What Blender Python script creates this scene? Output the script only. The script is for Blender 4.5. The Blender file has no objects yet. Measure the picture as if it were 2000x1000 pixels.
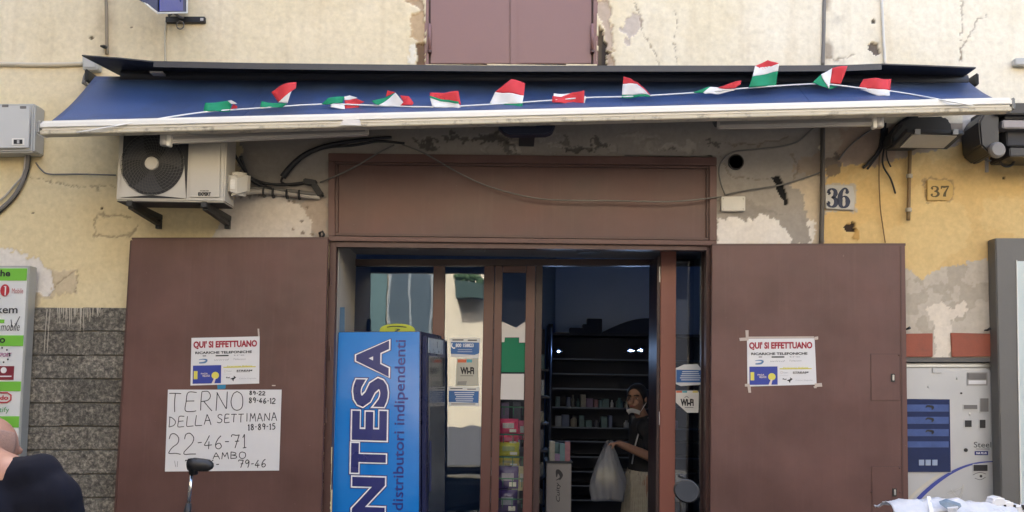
import bpy, bmesh, math, random
import numpy as np
from mathutils import Vector, Matrix
R = math.radians
random.seed(7)
SC = bpy.context.scene
COL = SC.collection

# ------------------------------------------------------------------ camera
FPX, PPX, PPY = 1740.0, 1000.0, 610.0          # focal length and principal point in photo pixels
CAM_LOC = Vector((0, -5.8, 1.6))
CAM_ROT = Matrix.Rotation(R(90 + 4.4), 3, 'X') @ Matrix.Rotation(R(0.9), 3, 'Z')
cam_d = bpy.data.cameras.new('camera')
cam_d.sensor_width = 36
cam_d.lens = 36 * FPX / 2000
cam_d.shift_y = (PPY - 500) / 2000
cam_d.clip_start, cam_d.clip_end = 0.05, 2000
cam = bpy.data.objects.new('camera', cam_d)
COL.objects.link(cam)
cam.matrix_world = Matrix.Translation(CAM_LOC) @ CAM_ROT.to_4x4()
SC.camera = cam

# ------------------------------------------------------------------ sky, sun, exposure
SUN_EL, SUN_AZ = R(52), R(-20)                    # the sun stands behind the shop's building
world = bpy.data.worlds.new('World')
SC.world = world
world.use_nodes = True
wn = world.node_tree.nodes
sky = wn.new('ShaderNodeTexSky')
sky.sky_type = 'NISHITA'
sky.sun_disc = False
sky.sun_elevation, sky.sun_rotation = SUN_EL, SUN_AZ
sky.dust_density = 4.0
wn['Background'].inputs['Strength'].default_value = 0.14
world.node_tree.links.new(sky.outputs[0], wn['Background'].inputs[0])
sun_d = bpy.data.lights.new('sun', 'SUN')
sun_d.energy, sun_d.angle, sun_d.color = 3.2, R(0.5), (1.0, 0.94, 0.84)
sun = bpy.data.objects.new('sun', sun_d)
COL.objects.link(sun)
sdir = Vector((math.sin(SUN_AZ) * math.cos(SUN_EL), math.cos(SUN_AZ) * math.cos(SUN_EL), math.sin(SUN_EL)))
sun.rotation_euler = sdir.to_track_quat('Z', 'Y').to_euler()
sun.location = (4, 20, 25)
vs = SC.view_settings
vs.view_transform, vs.look, vs.exposure, vs.gamma = 'Standard', 'None', 2.74, 1.0
SC.cycles.max_bounces = 8
SC.cycles.diffuse_bounces = 5
SC.cycles.transparent_max_bounces = 12
SC.cycles.caustics_reflective = False
SC.cycles.caustics_refractive = False
SC.cycles.use_denoising = True

# ------------------------------------------------------------------ pixel <-> place
def P(px, py, y=0.0):
    """the point of the plane y = const that the photo's pixel looks at"""
    d = CAM_ROT @ Vector(((px - PPX) / FPX, (PPY - py) / FPX, -1))
    return CAM_LOC + d * ((y - CAM_LOC.y) / d.y)
def PXN(x, z, y=0.0):
    """numpy: pixel of the points (x, y, z)"""
    M = np.array(CAM_ROT.transposed())
    dx, dy, dz = x - CAM_LOC.x, (y - CAM_LOC.y) + 0 * x, z - CAM_LOC.z
    a = M[0, 0]*dx + M[0, 1]*dy + M[0, 2]*dz
    b = M[1, 0]*dx + M[1, 1]*dy + M[1, 2]*dz
    c = -(M[2, 0]*dx + M[2, 1]*dy + M[2, 2]*dz)
    return PPX + FPX*a/c, PPY - FPX*b/c
def lin(c):
    return tuple(((v/255)/12.92 if v/255 <= .04045 else ((v/255 + .055)/1.055)**2.4) for v in c)

# ------------------------------------------------------------------ materials
MATS = {}
def mat(name, col=(.5, .5, .5), rough=.6, metal=0.0, var=.12, vscale=6.0, bump=.15, bscale=80.0, dirt=0.0, dscale=2.2, dcol=(.08, .065, .05), spec=.5, sheen=0.0, emit=None):
    """painted, moulded or woven surface: colour that drifts a little, fine relief, optional grime"""
    if name in MATS: return MATS[name]
    m = bpy.data.materials.new(name); m.use_nodes = True
    nt = m.node_tree; N = nt.nodes; L = nt.links
    b = N['Principled BSDF']
    b.inputs['Metallic'].default_value = metal
    b.inputs['Specular IOR Level'].default_value = spec
    if sheen: b.inputs['Sheen Weight'].default_value = sheen
    tc = N.new('ShaderNodeTexCoord')
    n1 = N.new('ShaderNodeTexNoise'); n1.inputs['Scale'].default_value = vscale; n1.inputs['Detail'].default_value = 6; n1.inputs['Roughness'].default_value = .65
    L.new(tc.outputs['Object'], n1.inputs['Vector'])
    mx = N.new('ShaderNodeMix'); mx.data_type = 'RGBA'
    mx.inputs['A'].default_value = (*[max(0, c*(1 - var)) for c in col], 1)
    mx.inputs['B'].default_value = (*[min(1, c*(1 + var)) for c in col], 1)
    L.new(n1.outputs['Fac'], mx.inputs['Factor'])
    out = mx.outputs['Result']
    if dirt:
        n3 = N.new('ShaderNodeTexNoise'); n3.inputs['Scale'].default_value = dscale; n3.inputs['Detail'].default_value = 9; n3.inputs['Roughness'].default_value = .7
        L.new(tc.outputs['Object'], n3.inputs['Vector'])
        cr = N.new('ShaderNodeValToRGB'); cr.color_ramp.elements[0].position = .52; cr.color_ramp.elements[1].position = .72
        L.new(n3.outputs['Fac'], cr.inputs['Fac'])
        mu = N.new('ShaderNodeMath'); mu.operation = 'MULTIPLY'; mu.inputs[1].default_value = dirt
        L.new(cr.outputs['Color'], mu.inputs[0])
        m2 = N.new('ShaderNodeMix'); m2.data_type = 'RGBA'; m2.inputs['B'].default_value = (*dcol, 1)
        L.new(out, m2.inputs['A']); L.new(mu.outputs[0], m2.inputs['Factor'])
        out = m2.outputs['Result']
    L.new(out, b.inputs['Base Color'])
    rr = N.new('ShaderNodeMapRange'); rr.inputs['To Min'].default_value = max(.02, rough - .12); rr.inputs['To Max'].default_value = min(1, rough + .12)
    L.new(n1.outputs['Fac'], rr.inputs['Value']); L.new(rr.outputs[0], b.inputs['Roughness'])
    if bump:
        n2 = N.new('ShaderNodeTexNoise'); n2.inputs['Scale'].default_value = bscale; n2.inputs['Detail'].default_value = 4
        L.new(tc.outputs['Object'], n2.inputs['Vector'])
        bp = N.new('ShaderNodeBump'); bp.inputs['Strength'].default_value = bump; bp.inputs['Distance'].default_value = .004
        L.new(n2.outputs['Fac'], bp.inputs['Height']); L.new(bp.outputs[0], b.inputs['Normal'])
    if emit:
        b.inputs['Emission Color'].default_value = (*emit[:3], 1); b.inputs['Emission Strength'].default_value = emit[3]
    MATS[name] = m
    return m
def glass(name, tint=(.85, .9, .95), ior=1.6):
    if name in MATS: return MATS[name]
    m = bpy.data.materials.new(name); m.use_nodes = True
    nt = m.node_tree; N = nt.nodes; L = nt.links
    N.remove(N['Principled BSDF'])
    tr = N.new('ShaderNodeBsdfTransparent'); tr.inputs[0].default_value = (*tint, 1)
    gl = N.new('ShaderNodeBsdfGlossy'); gl.inputs['Roughness'].default_value = .01
    tc = N.new('ShaderNodeTexCoord'); nz = N.new('ShaderNodeTexNoise'); nz.inputs['Scale'].default_value = 2.5
    L.new(tc.outputs['Object'], nz.inputs['Vector'])
    bp = N.new('ShaderNodeBump'); bp.inputs['Strength'].default_value = .05; bp.inputs['Distance'].default_value = .02
    L.new(nz.outputs['Fac'], bp.inputs['Height']); L.new(bp.outputs[0], gl.inputs['Normal'])
    fr = N.new('ShaderNodeFresnel'); fr.inputs['IOR'].default_value = ior
    mx = N.new('ShaderNodeMixShader')
    L.new(fr.outputs[0], mx.inputs[0]); L.new(tr.outputs[0], mx.inputs[1]); L.new(gl.outputs[0], mx.inputs[2])
    L.new(mx.outputs[0], N['Material Output'].inputs[0])
    MATS[name] = m
    return m

def door_paint(name, col, streak=.5):
    """old sheet-steel paint: dents, run marks, dust, chips at random spots"""
    m = bpy.data.materials.new(name); m.use_nodes = True; MATS[name] = m
    N, L = m.node_tree.nodes, m.node_tree.links; b = N['Principled BSDF']
    tc = N.new('ShaderNodeTexCoord')
    def noise(scale, sc=(1, 1, 1), det=6, ro=.6):
        mp = N.new('ShaderNodeMapping'); mp.inputs['Scale'].default_value = sc; L.new(tc.outputs['Object'], mp.inputs['Vector'])
        n = N.new('ShaderNodeTexNoise'); n.inputs['Scale'].default_value = scale; n.inputs['Detail'].default_value = det; n.inputs['Roughness'].default_value = ro
        L.new(mp.outputs[0], n.inputs['Vector']); return n.outputs['Fac']
    def ramp(v, a, c, k):
        r = N.new('ShaderNodeMapRange'); r.inputs['From Min'].default_value = a; r.inputs['From Max'].default_value = c; r.inputs['To Max'].default_value = k; L.new(v, r.inputs['Value']); return r.outputs[0]
    def mix(f, a, c):
        x = N.new('ShaderNodeMix'); x.data_type = 'RGBA'; L.new(f, x.inputs['Factor'])
        if isinstance(a, tuple): x.inputs['A'].default_value = (*a, 1)
        else: L.new(a, x.inputs['A'])
        x.inputs['B'].default_value = (*c, 1); return x.outputs['Result']
    n1 = noise(1.6, det=5)
    c = mix(ramp(n1, .3, .7, 1), tuple(v*.76 for v in col), tuple(v*1.26 for v in col))
    c = mix(ramp(noise(5, (5, 5, .22), 6, .7), .52, .80, streak), c, (col[0]*1.5, col[1]*1.75, col[2]*1.75))
    c = mix(ramp(noise(7, (3, 3, .3), 5, .7), .60, .82, streak*.9), c, (col[0]*.5, col[1]*.5, col[2]*.5))
    c = mix(ramp(noise(55, det=4), .74, .78, .8), c, (.30, .22, .19))
    L.new(c, b.inputs['Base Color'])
    r = N.new('ShaderNodeMapRange'); r.inputs['To Min'].default_value = .30; r.inputs['To Max'].default_value = .62; L.new(noise(3.2, det=7), r.inputs['Value']); L.new(r.outputs[0], b.inputs['Roughness'])
    bp = N.new('ShaderNodeBump'); bp.inputs['Strength'].default_value = .25; bp.inputs['Distance'].default_value = .05; L.new(noise(2.4, det=2), bp.inputs['Height'])
    b2 = N.new('ShaderNodeBump'); b2.inputs['Strength'].default_value = .15; b2.inputs['Distance'].default_value = .003; L.new(noise(160, det=3), b2.inputs['Height']); L.new(bp.outputs[0], b2.inputs['Normal']); L.new(b2.outputs[0], b.inputs['Normal'])
    return m

# ------------------------------------------------------------------ mesh builder
def V(p): return Vector(p)
class MB:
    def __init__(s): s.v, s.f, s.m, s.mats, s.marks, s.lock = [], [], [], [], [], False
    def mark(s):
        if not s.lock: s.marks.append((len(s.v), len(s.f)))
    def mi(s, m):
        if m is None: return 0
        if m not in s.mats: s.mats.append(m)
        return s.mats.index(m)
    def add(s, vs, fs, m=None):
        o = len(s.v); k = s.mi(m)
        s.v += [tuple(v) for v in vs]
        for f in fs: s.f.append([i + o for i in f]); s.m.append(k)
        return s
    def box(s, c, d, rot=None, m=None):
        vs = [V((x*d[0]/2, y*d[1]/2, z*d[2]/2)) for x in (-1, 1) for y in (-1, 1) for z in (-1, 1)]
        if rot is not None: vs = [rot @ v for v in vs]
        return s.add([v + V(c) for v in vs], [(0, 1, 3, 2), (4, 6, 7, 5), (0, 4, 5, 1), (2, 3, 7, 6), (0, 2, 6, 4), (1, 5, 7, 3)], m)
    def bb(s, x0, x1, y0, y1, z0, z1, m=None):
        return s.box(((x0+x1)/2, (y0+y1)/2, (z0+z1)/2), (abs(x1-x0), abs(y1-y0), abs(z1-z0)), None, m)
    def prism(s, pts, vec, m=None):
        """polygon pts swept by vec"""
        n = len(pts); vec = V(vec); pts = [V(p) for p in pts]
        nrm = Vector((0, 0, 0))
        for i in range(n): nrm += pts[i].cross(pts[(i+1) % n])
        if nrm.dot(vec) > 0: pts = pts[::-1]
        fs = [tuple(range(n)), tuple(range(2*n - 1, n - 1, -1))]
        fs += [(i, i + n, (i+1) % n + n, (i+1) % n) for i in range(n)]
        return s.add(pts + [p + vec for p in pts], fs, m)
    def pp(s, pts, y, depth, m=None):
        """outline given in photo pixels on the plane y, swept straight back into the wall"""
        return s.prism([P(a, b, y) for a, b in pts], (0, depth, 0), m)
    def pr(s, x0, y0, x1, y1, y, depth, m=None):
        return s.pp([(x0, y0), (x1, y0), (x1, y1), (x0, y1)], y, depth, m)
    def tube(s, pts, r, n=8, m=None, cap=True):
        pts = [V(p) for p in pts]; k = len(pts)
        rr = r if isinstance(r, (list, tuple)) else [r]*k
        vs = []; fs = []; ref = None
        for i, p in enumerate(pts):
            t = (pts[min(i+1, k-1)] - pts[max(i-1, 0)]).normalized()
            if ref is None:
                ref = t.orthogonal().normalized()
            ref = (ref - t*ref.dot(t))
            ref = ref.normalized() if ref.length > 1e-6 else t.orthogonal().normalized()
            bn = t.cross(ref)
            for j in range(n):
                a = 2*math.pi*j/n
                vs.append(p + (ref*math.cos(a) + bn*math.sin(a))*rr[i])
        for i in range(k-1):
            for j in range(n):
                fs.append((i*n + j, i*n + (j+1) % n, (i+1)*n + (j+1) % n, (i+1)*n + j))
        if cap:
            fs.append(tuple(range(n-1, -1, -1))); fs.append(tuple(range((k-1)*n, k*n)))
        return s.add(vs, fs, m)
    def cyl(s, a, b, r0, r1=None, n=20, m=None): return s.tube([a, b], [r0, r1 if r1 is not None else r0], n, m)
    def lathe(s, prof, c, axis='Z', n=24, m=None):
        vs = []; fs = []
        for r, h in prof:
            for j in range(n):
                a = 2*math.pi*j/n; u, w = r*math.cos(a), r*math.sin(a)
                q = {'Z': (u, w, h), 'Y': (u, h, w), 'X': (h, u, w)}[axis]
                vs.append(V(c) + V(q))
        k = len(prof)
        for i in range(k-1):
            for j in range(n): fs.append((i*n+j, i*n+(j+1) % n, (i+1)*n+(j+1) % n, (i+1)*n+j))
        fs.append(tuple(range(n-1, -1, -1))); fs.append(tuple(range((k-1)*n, k*n)))
        return s.add(vs, fs, m)
    def ball(s, c, r, m=None, n=14, k=9, rot=None):
        r = (r, r, r) if not isinstance(r, (tuple, list)) else r
        vs = []; fs = []
        for i in range(k+1):
            t = math.pi*i/k
            for j in range(n):
                a = 2*math.pi*j/n
                q = V((r[0]*math.sin(t)*math.cos(a), r[1]*math.sin(t)*math.sin(a), r[2]*math.cos(t)))
                vs.append((rot @ q if rot is not None else q) + V(c))
        for i in range(k):
            for j in range(n): fs.append((i*n+j, (i+1)*n+j, (i+1)*n+(j+1) % n, i*n+(j+1) % n))
        return s.add(vs, fs, m)
    def grid(s, fn, nu, nv, m=None):
        vs = [fn(i/nu, j/nv) for j in range(nv+1) for i in range(nu+1)]
        fs = [(j*(nu+1)+i, j*(nu+1)+i+1, (j+1)*(nu+1)+i+1, (j+1)*(nu+1)+i) for j in range(nv) for i in range(nu)]
        return s.add(vs, fs, m)
    def build(s, name, m=None, parent=None, smooth=False, bevel=0.0, seg=2, solid=0.0, weld=False, fix=True, split=False):
        if split and len(s.marks) > 1:                      # every word, line or printed patch a part of its own
            mk = s.marks + [(len(s.v), len(s.f))]; mk[0] = (0, 0); o = None
            for (v0, f0), (v1, f1) in zip(mk[:-1], mk[1:]):
                q = MB(); q.v = s.v[v0:v1]; q.f = [[i - v0 for i in f] for f in s.f[f0:f1]]
                o = q.build(name, m, parent, smooth, bevel, seg, solid, weld, fix)
            return o
        me = bpy.data.meshes.new(name)
        me.from_pydata(s.v, [], s.f)
        if s.mats:
            for q in s.mats: me.materials.append(q)
            me.polygons.foreach_set('material_index', s.m)
        if m: 
            me.materials.clear(); me.materials.append(m)
        if bevel or weld or fix:
            bm = bmesh.new(); bm.from_mesh(me)
            if weld: bmesh.ops.remove_doubles(bm, verts=bm.verts, dist=1e-5)
            if fix: bmesh.ops.recalc_face_normals(bm, faces=bm.faces)
            if bevel:
                ed = [e for e in bm.edges if len(e.link_faces) == 2 and e.calc_face_angle(0) > .6]
                bmesh.ops.bevel(bm, geom=ed, offset=bevel, segments=seg, affect='EDGES', clamp_overlap=True)
            bm.to_mesh(me); bm.free()
        if smooth: me.polygons.foreach_set('use_smooth', [True]*len(me.polygons))
        o = bpy.data.objects.new(name, me)
        COL.objects.link(o)
        if parent: attach(o, parent)
        if solid:
            md = o.modifiers.new('thickness', 'SOLIDIFY'); md.thickness = solid
        return o
def abs_loc(o):
    l = Vector(o.location)
    return l if o.parent is None else l          # parts are built in world coordinates
def attach(o, parent):
    o.parent = parent
    root = parent
    while root.parent: root = root.parent
    if parent is root: o.matrix_parent_inverse = Matrix.Translation(-Vector(root.location))
    return o
def tag(o, label, cat, group=None):
    o['label'] = label; o['category'] = cat
    if group: o['group'] = group
    return o
def thing(name, label, cat, loc=(0, 0, 0), group=None):
    o = bpy.data.objects.new(name, None); COL.objects.link(o)
    o.empty_display_size = .1; o.location = loc
    return tag(o, label, cat, group)
def struct(o):
    o['kind'] = 'structure'; return o
def cat_rom(pts, sub=8):
    pts = [V(p) for p in pts]
    if len(pts) < 3: return pts
    out = []
    for i in range(len(pts)-1):
        p0, p1, p2, p3 = pts[max(i-1, 0)], pts[i], pts[i+1], pts[min(i+2, len(pts)-1)]
        for k in range(sub):
            t = k/sub
            out.append(.5*((2*p1) + (p2-p0)*t + (2*p0-5*p1+4*p2-p3)*t*t + (3*p1-p0-3*p2+p3)*t**3))
    return out + [pts[-1]]

# ------------------------------------------------------------------ lettering
_tc = {}
def glyphs(s, bold=0.0, shear=0.0):
    k = (s, bold, shear)
    if k not in _tc:
        cu = bpy.data.curves.new('t', 'FONT'); cu.body = s; cu.size = 1; cu.offset = bold; cu.shear = shear; cu.resolution_u = 3
        o = bpy.data.objects.new('t', cu); COL.objects.link(o)
        dg = bpy.context.evaluated_depsgraph_get(); dg.update()
        me = o.evaluated_get(dg).to_mesh()
        vs = np.array([v.co[:2] for v in me.vertices]); fs = [tuple(p.vertices) for p in me.polygons]
        o.evaluated_get(dg).to_mesh_clear()
        bpy.data.objects.remove(o); bpy.data.curves.remove(cu)
        _tc[k] = (vs, fs)
    return _tc[k]
def text_on(mb, s, o, ax, ay, bold=0.0, shear=0.0, m=None):
    """lay s into the parallelogram o, o+ax, o+ay (baseline along ax)"""
    vs, fs = glyphs(s, bold, shear)
    lo, hi = vs.min(0), vs.max(0); sp = np.maximum(hi - lo, 1e-6)
    o, ax, ay = V(o), V(ax), V(ay); mb.mark()
    q = (vs - lo)/sp
    mb.add([o + ax*float(a) + ay*float(b) for a, b in q], fs, m)
def text_px(mb, s, x0, y0, x1, y1, y, bold=0.0, shear=0.0, m=None, slope=0.0):
    """s fills the pixel box x0..x1, y0 (top)..y1 (bottom) on plane y; slope = pixels the right end drops"""
    o = P(x0, y1, y); text_on(mb, s, o, P(x1, y1 + slope, y) - o, P(x0, y0, y) - o, bold, shear, m)
def brush(mb, pts, w, m=None, smooth=True, n=None):
    """a flat pen or brush stroke through 3D points lying on a plane facing the street"""
    k = len(pts); mb.mark()
    ww = w if isinstance(w, (list, tuple)) else [w]*k
    if smooth and k > 2:
        q = cat_rom([Vector((*p, )) for p in pts], 6)
        ww = list(np.interp(np.linspace(0, k-1, len(q)), range(k), ww)); pts = q
    pts = [V(p) for p in pts]; k = len(pts)
    vs = []
    for i, p in enumerate(pts):
        t = pts[min(i+1, k-1)] - pts[max(i-1, 0)]
        sd = Vector((-t.z, 0, t.x))
        sd = sd.normalized() if sd.length > 1e-9 else Vector((0, 0, 1))
        vs += [p + sd*ww[i]/2, p - sd*ww[i]/2]
    mb.add(vs, [(2*i, 2*i+1, 2*i+3, 2*i+2) for i in range(k-1)], m)
def brush_px(mb, pts, y, w, m=None, smooth=True):
    brush(mb, [P(a, b, y) for a, b in pts], w, m, smooth)

# ------------------------------------------------------------------ numpy noise and masks
_rng = np.random.default_rng(11)
_lat = _rng.random((256, 256))
def vnoise(x, z, s, seed=0):
    a, b = x*s + seed*17.3, z*s + seed*31.7
    i, j = np.floor(a).astype(int), np.floor(b).astype(int)
    u, w = a - i, b - j
    u, w = u*u*(3-2*u), w*w*(3-2*w)
    g = lambda p, q: _lat[p % 256, q % 256]
    return (g(i, j)*(1-u) + g(i+1, j)*u)*(1-w) + (g(i, j+1)*(1-u) + g(i+1, j+1)*u)*w
def fbm(x, z, s, o=4, seed=0, g=.5):
    t = 0*x; a = 1; n = 0
    for k in range(o):
        t = t + a*vnoise(x, z, s*2**k, seed + k*3); n += a; a *= g
    return t/n
def inpoly(x, y, poly):
    r = np.zeros(x.shape, bool); n = len(poly)
    for i in range(n):
        (xa, ya), (xb, yb) = poly[i], poly[(i+1) % n]
        if ya == yb: continue
        r ^= ((ya > y) != (yb > y)) & (x < (xb-xa)*(y-ya)/(yb-ya) + xa)
    return r
def linedist(x, y, pts):
    d = np.full(x.shape, 1e9)
    for (xa, ya), (xb, yb) in zip(pts[:-1], pts[1:]):
        l2 = (xb-xa)**2 + (yb-ya)**2 + 1e-9
        t = np.clip(((x-xa)*(xb-xa) + (y-ya)*(yb-ya))/l2, 0, 1)
        d = np.minimum(d, np.hypot(x - xa - t*(xb-xa), y - ya - t*(yb-ya)))
    return d

# ================================================================== SETTING
M_road = mat('paving', (.075, .073, .07), .85, var=.3, vscale=3, bump=.5, bscale=40)
g = MB().bb(-150, 150, -150, 150, -.5, 0).build('ground', M_road)
struct(g)

# ================================================================== THE SHOP'S BUILDING
B = thing('shop_building', 'old cream and ochre plastered house with peeling walls around the open shop doorway', 'building', (0, 0, 0))

# ---- plaster: one relief sheet, coloured by the patches of old paint, cement and bare render
def make_plaster():
    st = .0085
    xs = np.arange(-3.95, 3.95, st); zs = np.arange(0.0, 4.35, st)
    X, Z = np.meshgrid(xs, zs); nx, nz = len(xs), len(zs)
    U, W = PXN(X, Z)
    wx = (fbm(X, Z, 14, 4, 1) - .5); wz = (fbm(X, Z, 14, 4, 2) - .5)
    fx = (fbm(X, Z, 45, 3, 3) - .5); fz = (fbm(X, Z, 45, 3, 4) - .5)
    c = np.zeros(X.shape + (3,)); rel = np.zeros(X.shape)
    def setc(mask, col, a=1.0):
        a = (mask.astype(float) if mask.dtype == bool else mask)*a
        c[...] = c*(1 - a[..., None]) + np.array(col)*a[..., None]
    def poly(pts, warp=30, fine=14):
        return inpoly(U + wx*warp + fx*fine, W + wz*warp + fz*fine, pts)
    def soft(v, a, b): return np.clip((v - a)/(b - a), 0, 1)
    cream = np.array(lin((236, 222, 192))); ivory = np.array(lin((240, 232, 212)))
    honey = np.array(lin((224, 208, 168))); ochre = np.array(lin((222, 194, 138)))
    cem = np.array(lin((166, 159, 151))); cemw = np.array(lin((196, 188, 176)))
    white = np.array(lin((236, 230, 222))); beige = np.array(lin((205, 188, 155)))
    dark = np.array(lin((70, 62, 56)))
    # large fields
    n1 = fbm(X, Z, 1.3, 5, 5)
    t = soft(U, 1150, 1250)
    c[...] = cream*(1 - t[..., None]) + ivory*t[..., None]
    setc(soft(W, 120, 240)*(U < 700), honey)
    setc(soft(n1, .45, .7)*(W < 160), honey*.97, .45)
    # below the awning: cement, scraped and repaired
    setc(poly([(468, 225), (1606, 215), (1606, 480), (648, 480), (560, 470), (468, 470)], 20), cem)
    setc(poly([(640, 225), (1420, 225), (1420, 305), (640, 305)], 8), cem*.98)
    for k in range(26):                                            # spalls along the lintel
        a, b = random.uniform(655, 1400), random.uniform(262, 296); w, h = random.uniform(10, 46), random.uniform(4, 10)
        mk = poly([(a-w, b), (a-w*.4, b-h), (a+w*.5, b-h*.8), (a+w, b+2), (a+w*.3, b+h), (a-w*.5, b+h*.7)], 40, 18)
        setc(mk, (cem*random.choice((.35, .5, 1.15, 1.3))), .85); rel += mk*random.choice((-.008, -.006, .004))
    # pale scraped plaster right of the air conditioner
    mk = poly([(440, 390), (520, 382), (575, 392), (598, 410), (612, 440), (606, 470), (420, 470)], 14)
    setc(mk, lin((214, 206, 198))); rel += mk*.004
    mk = poly([(598, 388), (640, 384), (640, 470), (622, 470), (606, 430), (590, 400)], 10); setc(mk, lin((178, 164, 152)))
    for (a, b, r) in ((590, 432, 3), (572, 448, 2.4), (592, 455, 4), (610, 458, 4), (565, 392, 3), (574, 394, 4), (600, 405, 3)):
        mk = np.hypot(U-a, (W-b)*1.2) < r; setc(mk, lin((120, 105, 92)), .8); rel -= mk*.004
    # right of the doorway
    mk = poly([(1400, 424), (1452, 430), (1480, 418), (1510, 430), (1532, 445), (1545, 470), (1540, 480), (1400, 480)], 14)
    setc(mk, white); rel += mk*.006
    setc(poly([(1420, 385), (1470, 395), (1540, 420), (1500, 415), (1440, 425), (1405, 415)], 18), cem*.82, .8)
    mk = poly([(1542, 360), (1606, 335), (1606, 478), (1592, 478), (1585, 440), (1572, 420), (1570, 385)], 12); setc(mk, lin((208, 192, 168)))
    mk = poly([(1575, 425), (1592, 432), (1592, 470), (1584, 476)], 10); setc(mk, white)
    mk = poly([(1548, 330), (1566, 300), (1606, 300), (1606, 340), (1580, 345)], 16); setc(mk, lin((168, 150, 132)), .8)
    # ochre house to the right of the pipe
    och = poly([(1609, 330), (1660, 320), (1720, 322), (1790, 300), (1850, 292), (1905, 262), (1960, 255), (2400, 250), (2400, 480), (2010, 500), (1900, 512), (1840, 520), (1800, 548), (1770, 520), (1609, 520)], 16)
    setc((U > 1609) & (W > 240), lin((176, 163, 148)))
    setc(poly([(1640, 250), (1760, 250), (1740, 330), (1640, 320)], 20), lin((172, 152, 136)))
    setc(och, ochre)
    setc(och & (fbm(X, Z, 5, 5, 9) > .56), ochre*np.array((.93, .86, .78)), .55)
    setc(och*soft(U, 1560, 1700)*(1 - soft(U, 1640, 1800)), np.array(lin((220, 182, 118))), .5)
    setc((U > 1880) & (W < 262) & (W > 205) & (U < 1908), lin((222, 216, 208)))
    low = (U > 1745) & (W > 470) & ~och
    setc(low, lin((196, 186, 170)))
    setc(low & (fbm(X, Z, 7, 4, 12) > .53), lin((176, 165, 148)), .7)
    for q in ([(1810, 598), (1838, 592), (1856, 600), (1884, 592), (1886, 612), (1862, 622), (1850, 640), (1826, 632), (1812, 620)], [(1824, 625), (1858, 625), (1856, 695), (1826, 697)]):
        mk = poly(q, 12); setc(mk, lin((226, 214, 196)))
    for q in ([(1612, 358), (1672, 360), (1674, 414), (1612, 412)],):
        setc(poly(q, 6, 10), lin((190, 180, 164)))
    # left: white flaking paint above the stone
    mk = poly([(-200, 492), (30, 488), (78, 508), (100, 535), (104, 560), (96, 578), (62, 580), (45, 600), (-200, 620)], 26, 18)
    setc(mk, lin((228, 222, 214))); rel -= mk*.004
    mk = poly([(100, 532), (146, 528), (150, 572), (95, 580), (58, 598), (70, 575), (100, 574)], 12); setc(mk, lin((206, 190, 160))); rel += mk*.003
    # window jambs: broken edge
    for q, col, d in (([(790, 0), (830, 0), (830, 22), (806, 12), (794, 4)], (188, 166, 140), -.012), ([(806, 30), (830, 18), (832, 84), (820, 86), (803, 70), (801, 56)], (196, 172, 140), -.014),
                      ([(812, 84), (832, 82), (832, 128), (814, 128)], (120, 98, 78), -.022), ([(806, 82), (812, 82), (810, 122), (797, 122), (800, 98)], (236, 228, 210), .004),
                      ([(1168, 0), (1190, 0), (1192, 30), (1196, 70), (1198, 104), (1186, 96), (1176, 40), (1168, 30)], (196, 178, 160), -.01), ([(1168, 50), (1176, 58), (1186, 96), (1186, 128), (1168, 128)], (66, 60, 58), -.03),
                      ([(1188, 100), (1198, 108), (1200, 128), (1188, 128)], (180, 160, 140), -.012),
                      ([(1222, 32), (1236, 24), (1250, 28), (1254, 46), (1248, 66), (1232, 72), (1224, 62), (1206, 60), (1218, 46)], (202, 190, 178), -.006), ([(1218, 72), (1232, 74), (1230, 90), (1220, 84)], (200, 188, 176), -.005)):
        mk = poly(q, 10, 10); setc(mk, lin(col)); rel += mk*d
    # grey strip and hole right of the window
    setc(soft(U, 1608, 1612)*(1 - soft(U, 1622, 1660))*(W < 130)*soft(fbm(X, Z, 9, 4, 15), .35, .6), lin((150, 138, 126)), .8)
    mk = poly([(1696, 92), (1704, 84), (1716, 90), (1720, 100), (1718, 106), (1708, 106), (1700, 100)], 8, 8); setc(mk, lin((118, 110, 104))); rel -= mk*.02
    for (a, b, r, k) in ((1706, 42, 4.5, .3), (178, 74, 4, .4), (258, 418, 0, 1), (64, 416, 2, .4), (198, 407, 3, .35), (1832, 308, 0, 1), (1960, 348, 2.4, .3), (256, 54, 2, .6), (1940, 525, 0, 1), (1665, 443, 0, 1)):
        mk = np.hypot(U-a, W-b) < r; setc(mk, dark*k*2, .9); rel -= mk*.008
    # broken hole below number 36
    mk = poly([(1645, 440), (1660, 434), (1672, 440), (1672, 450), (1650, 450)], 10, 8); setc(mk, lin((62, 52, 46))); rel -= mk*.02
    mk = poly([(1672, 445), (1680, 455), (1674, 470), (1664, 466)], 8, 6); setc(mk, lin((196, 158, 96))); rel += mk*.006
    # black filled slot and round rust stain
    mk = poly([(1506, 346), (1524, 342), (1530, 360), (1541, 394), (1535, 400), (1520, 372), (1516, 358)], 6, 6); setc(mk, lin((34, 34, 36))); rel -= mk*.012
    mk = poly([(1612, 312), (1640, 300), (1644, 335), (1630, 350), (1612, 345)], 14, 12); setc(mk, lin((120, 108, 98)), .8)
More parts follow.
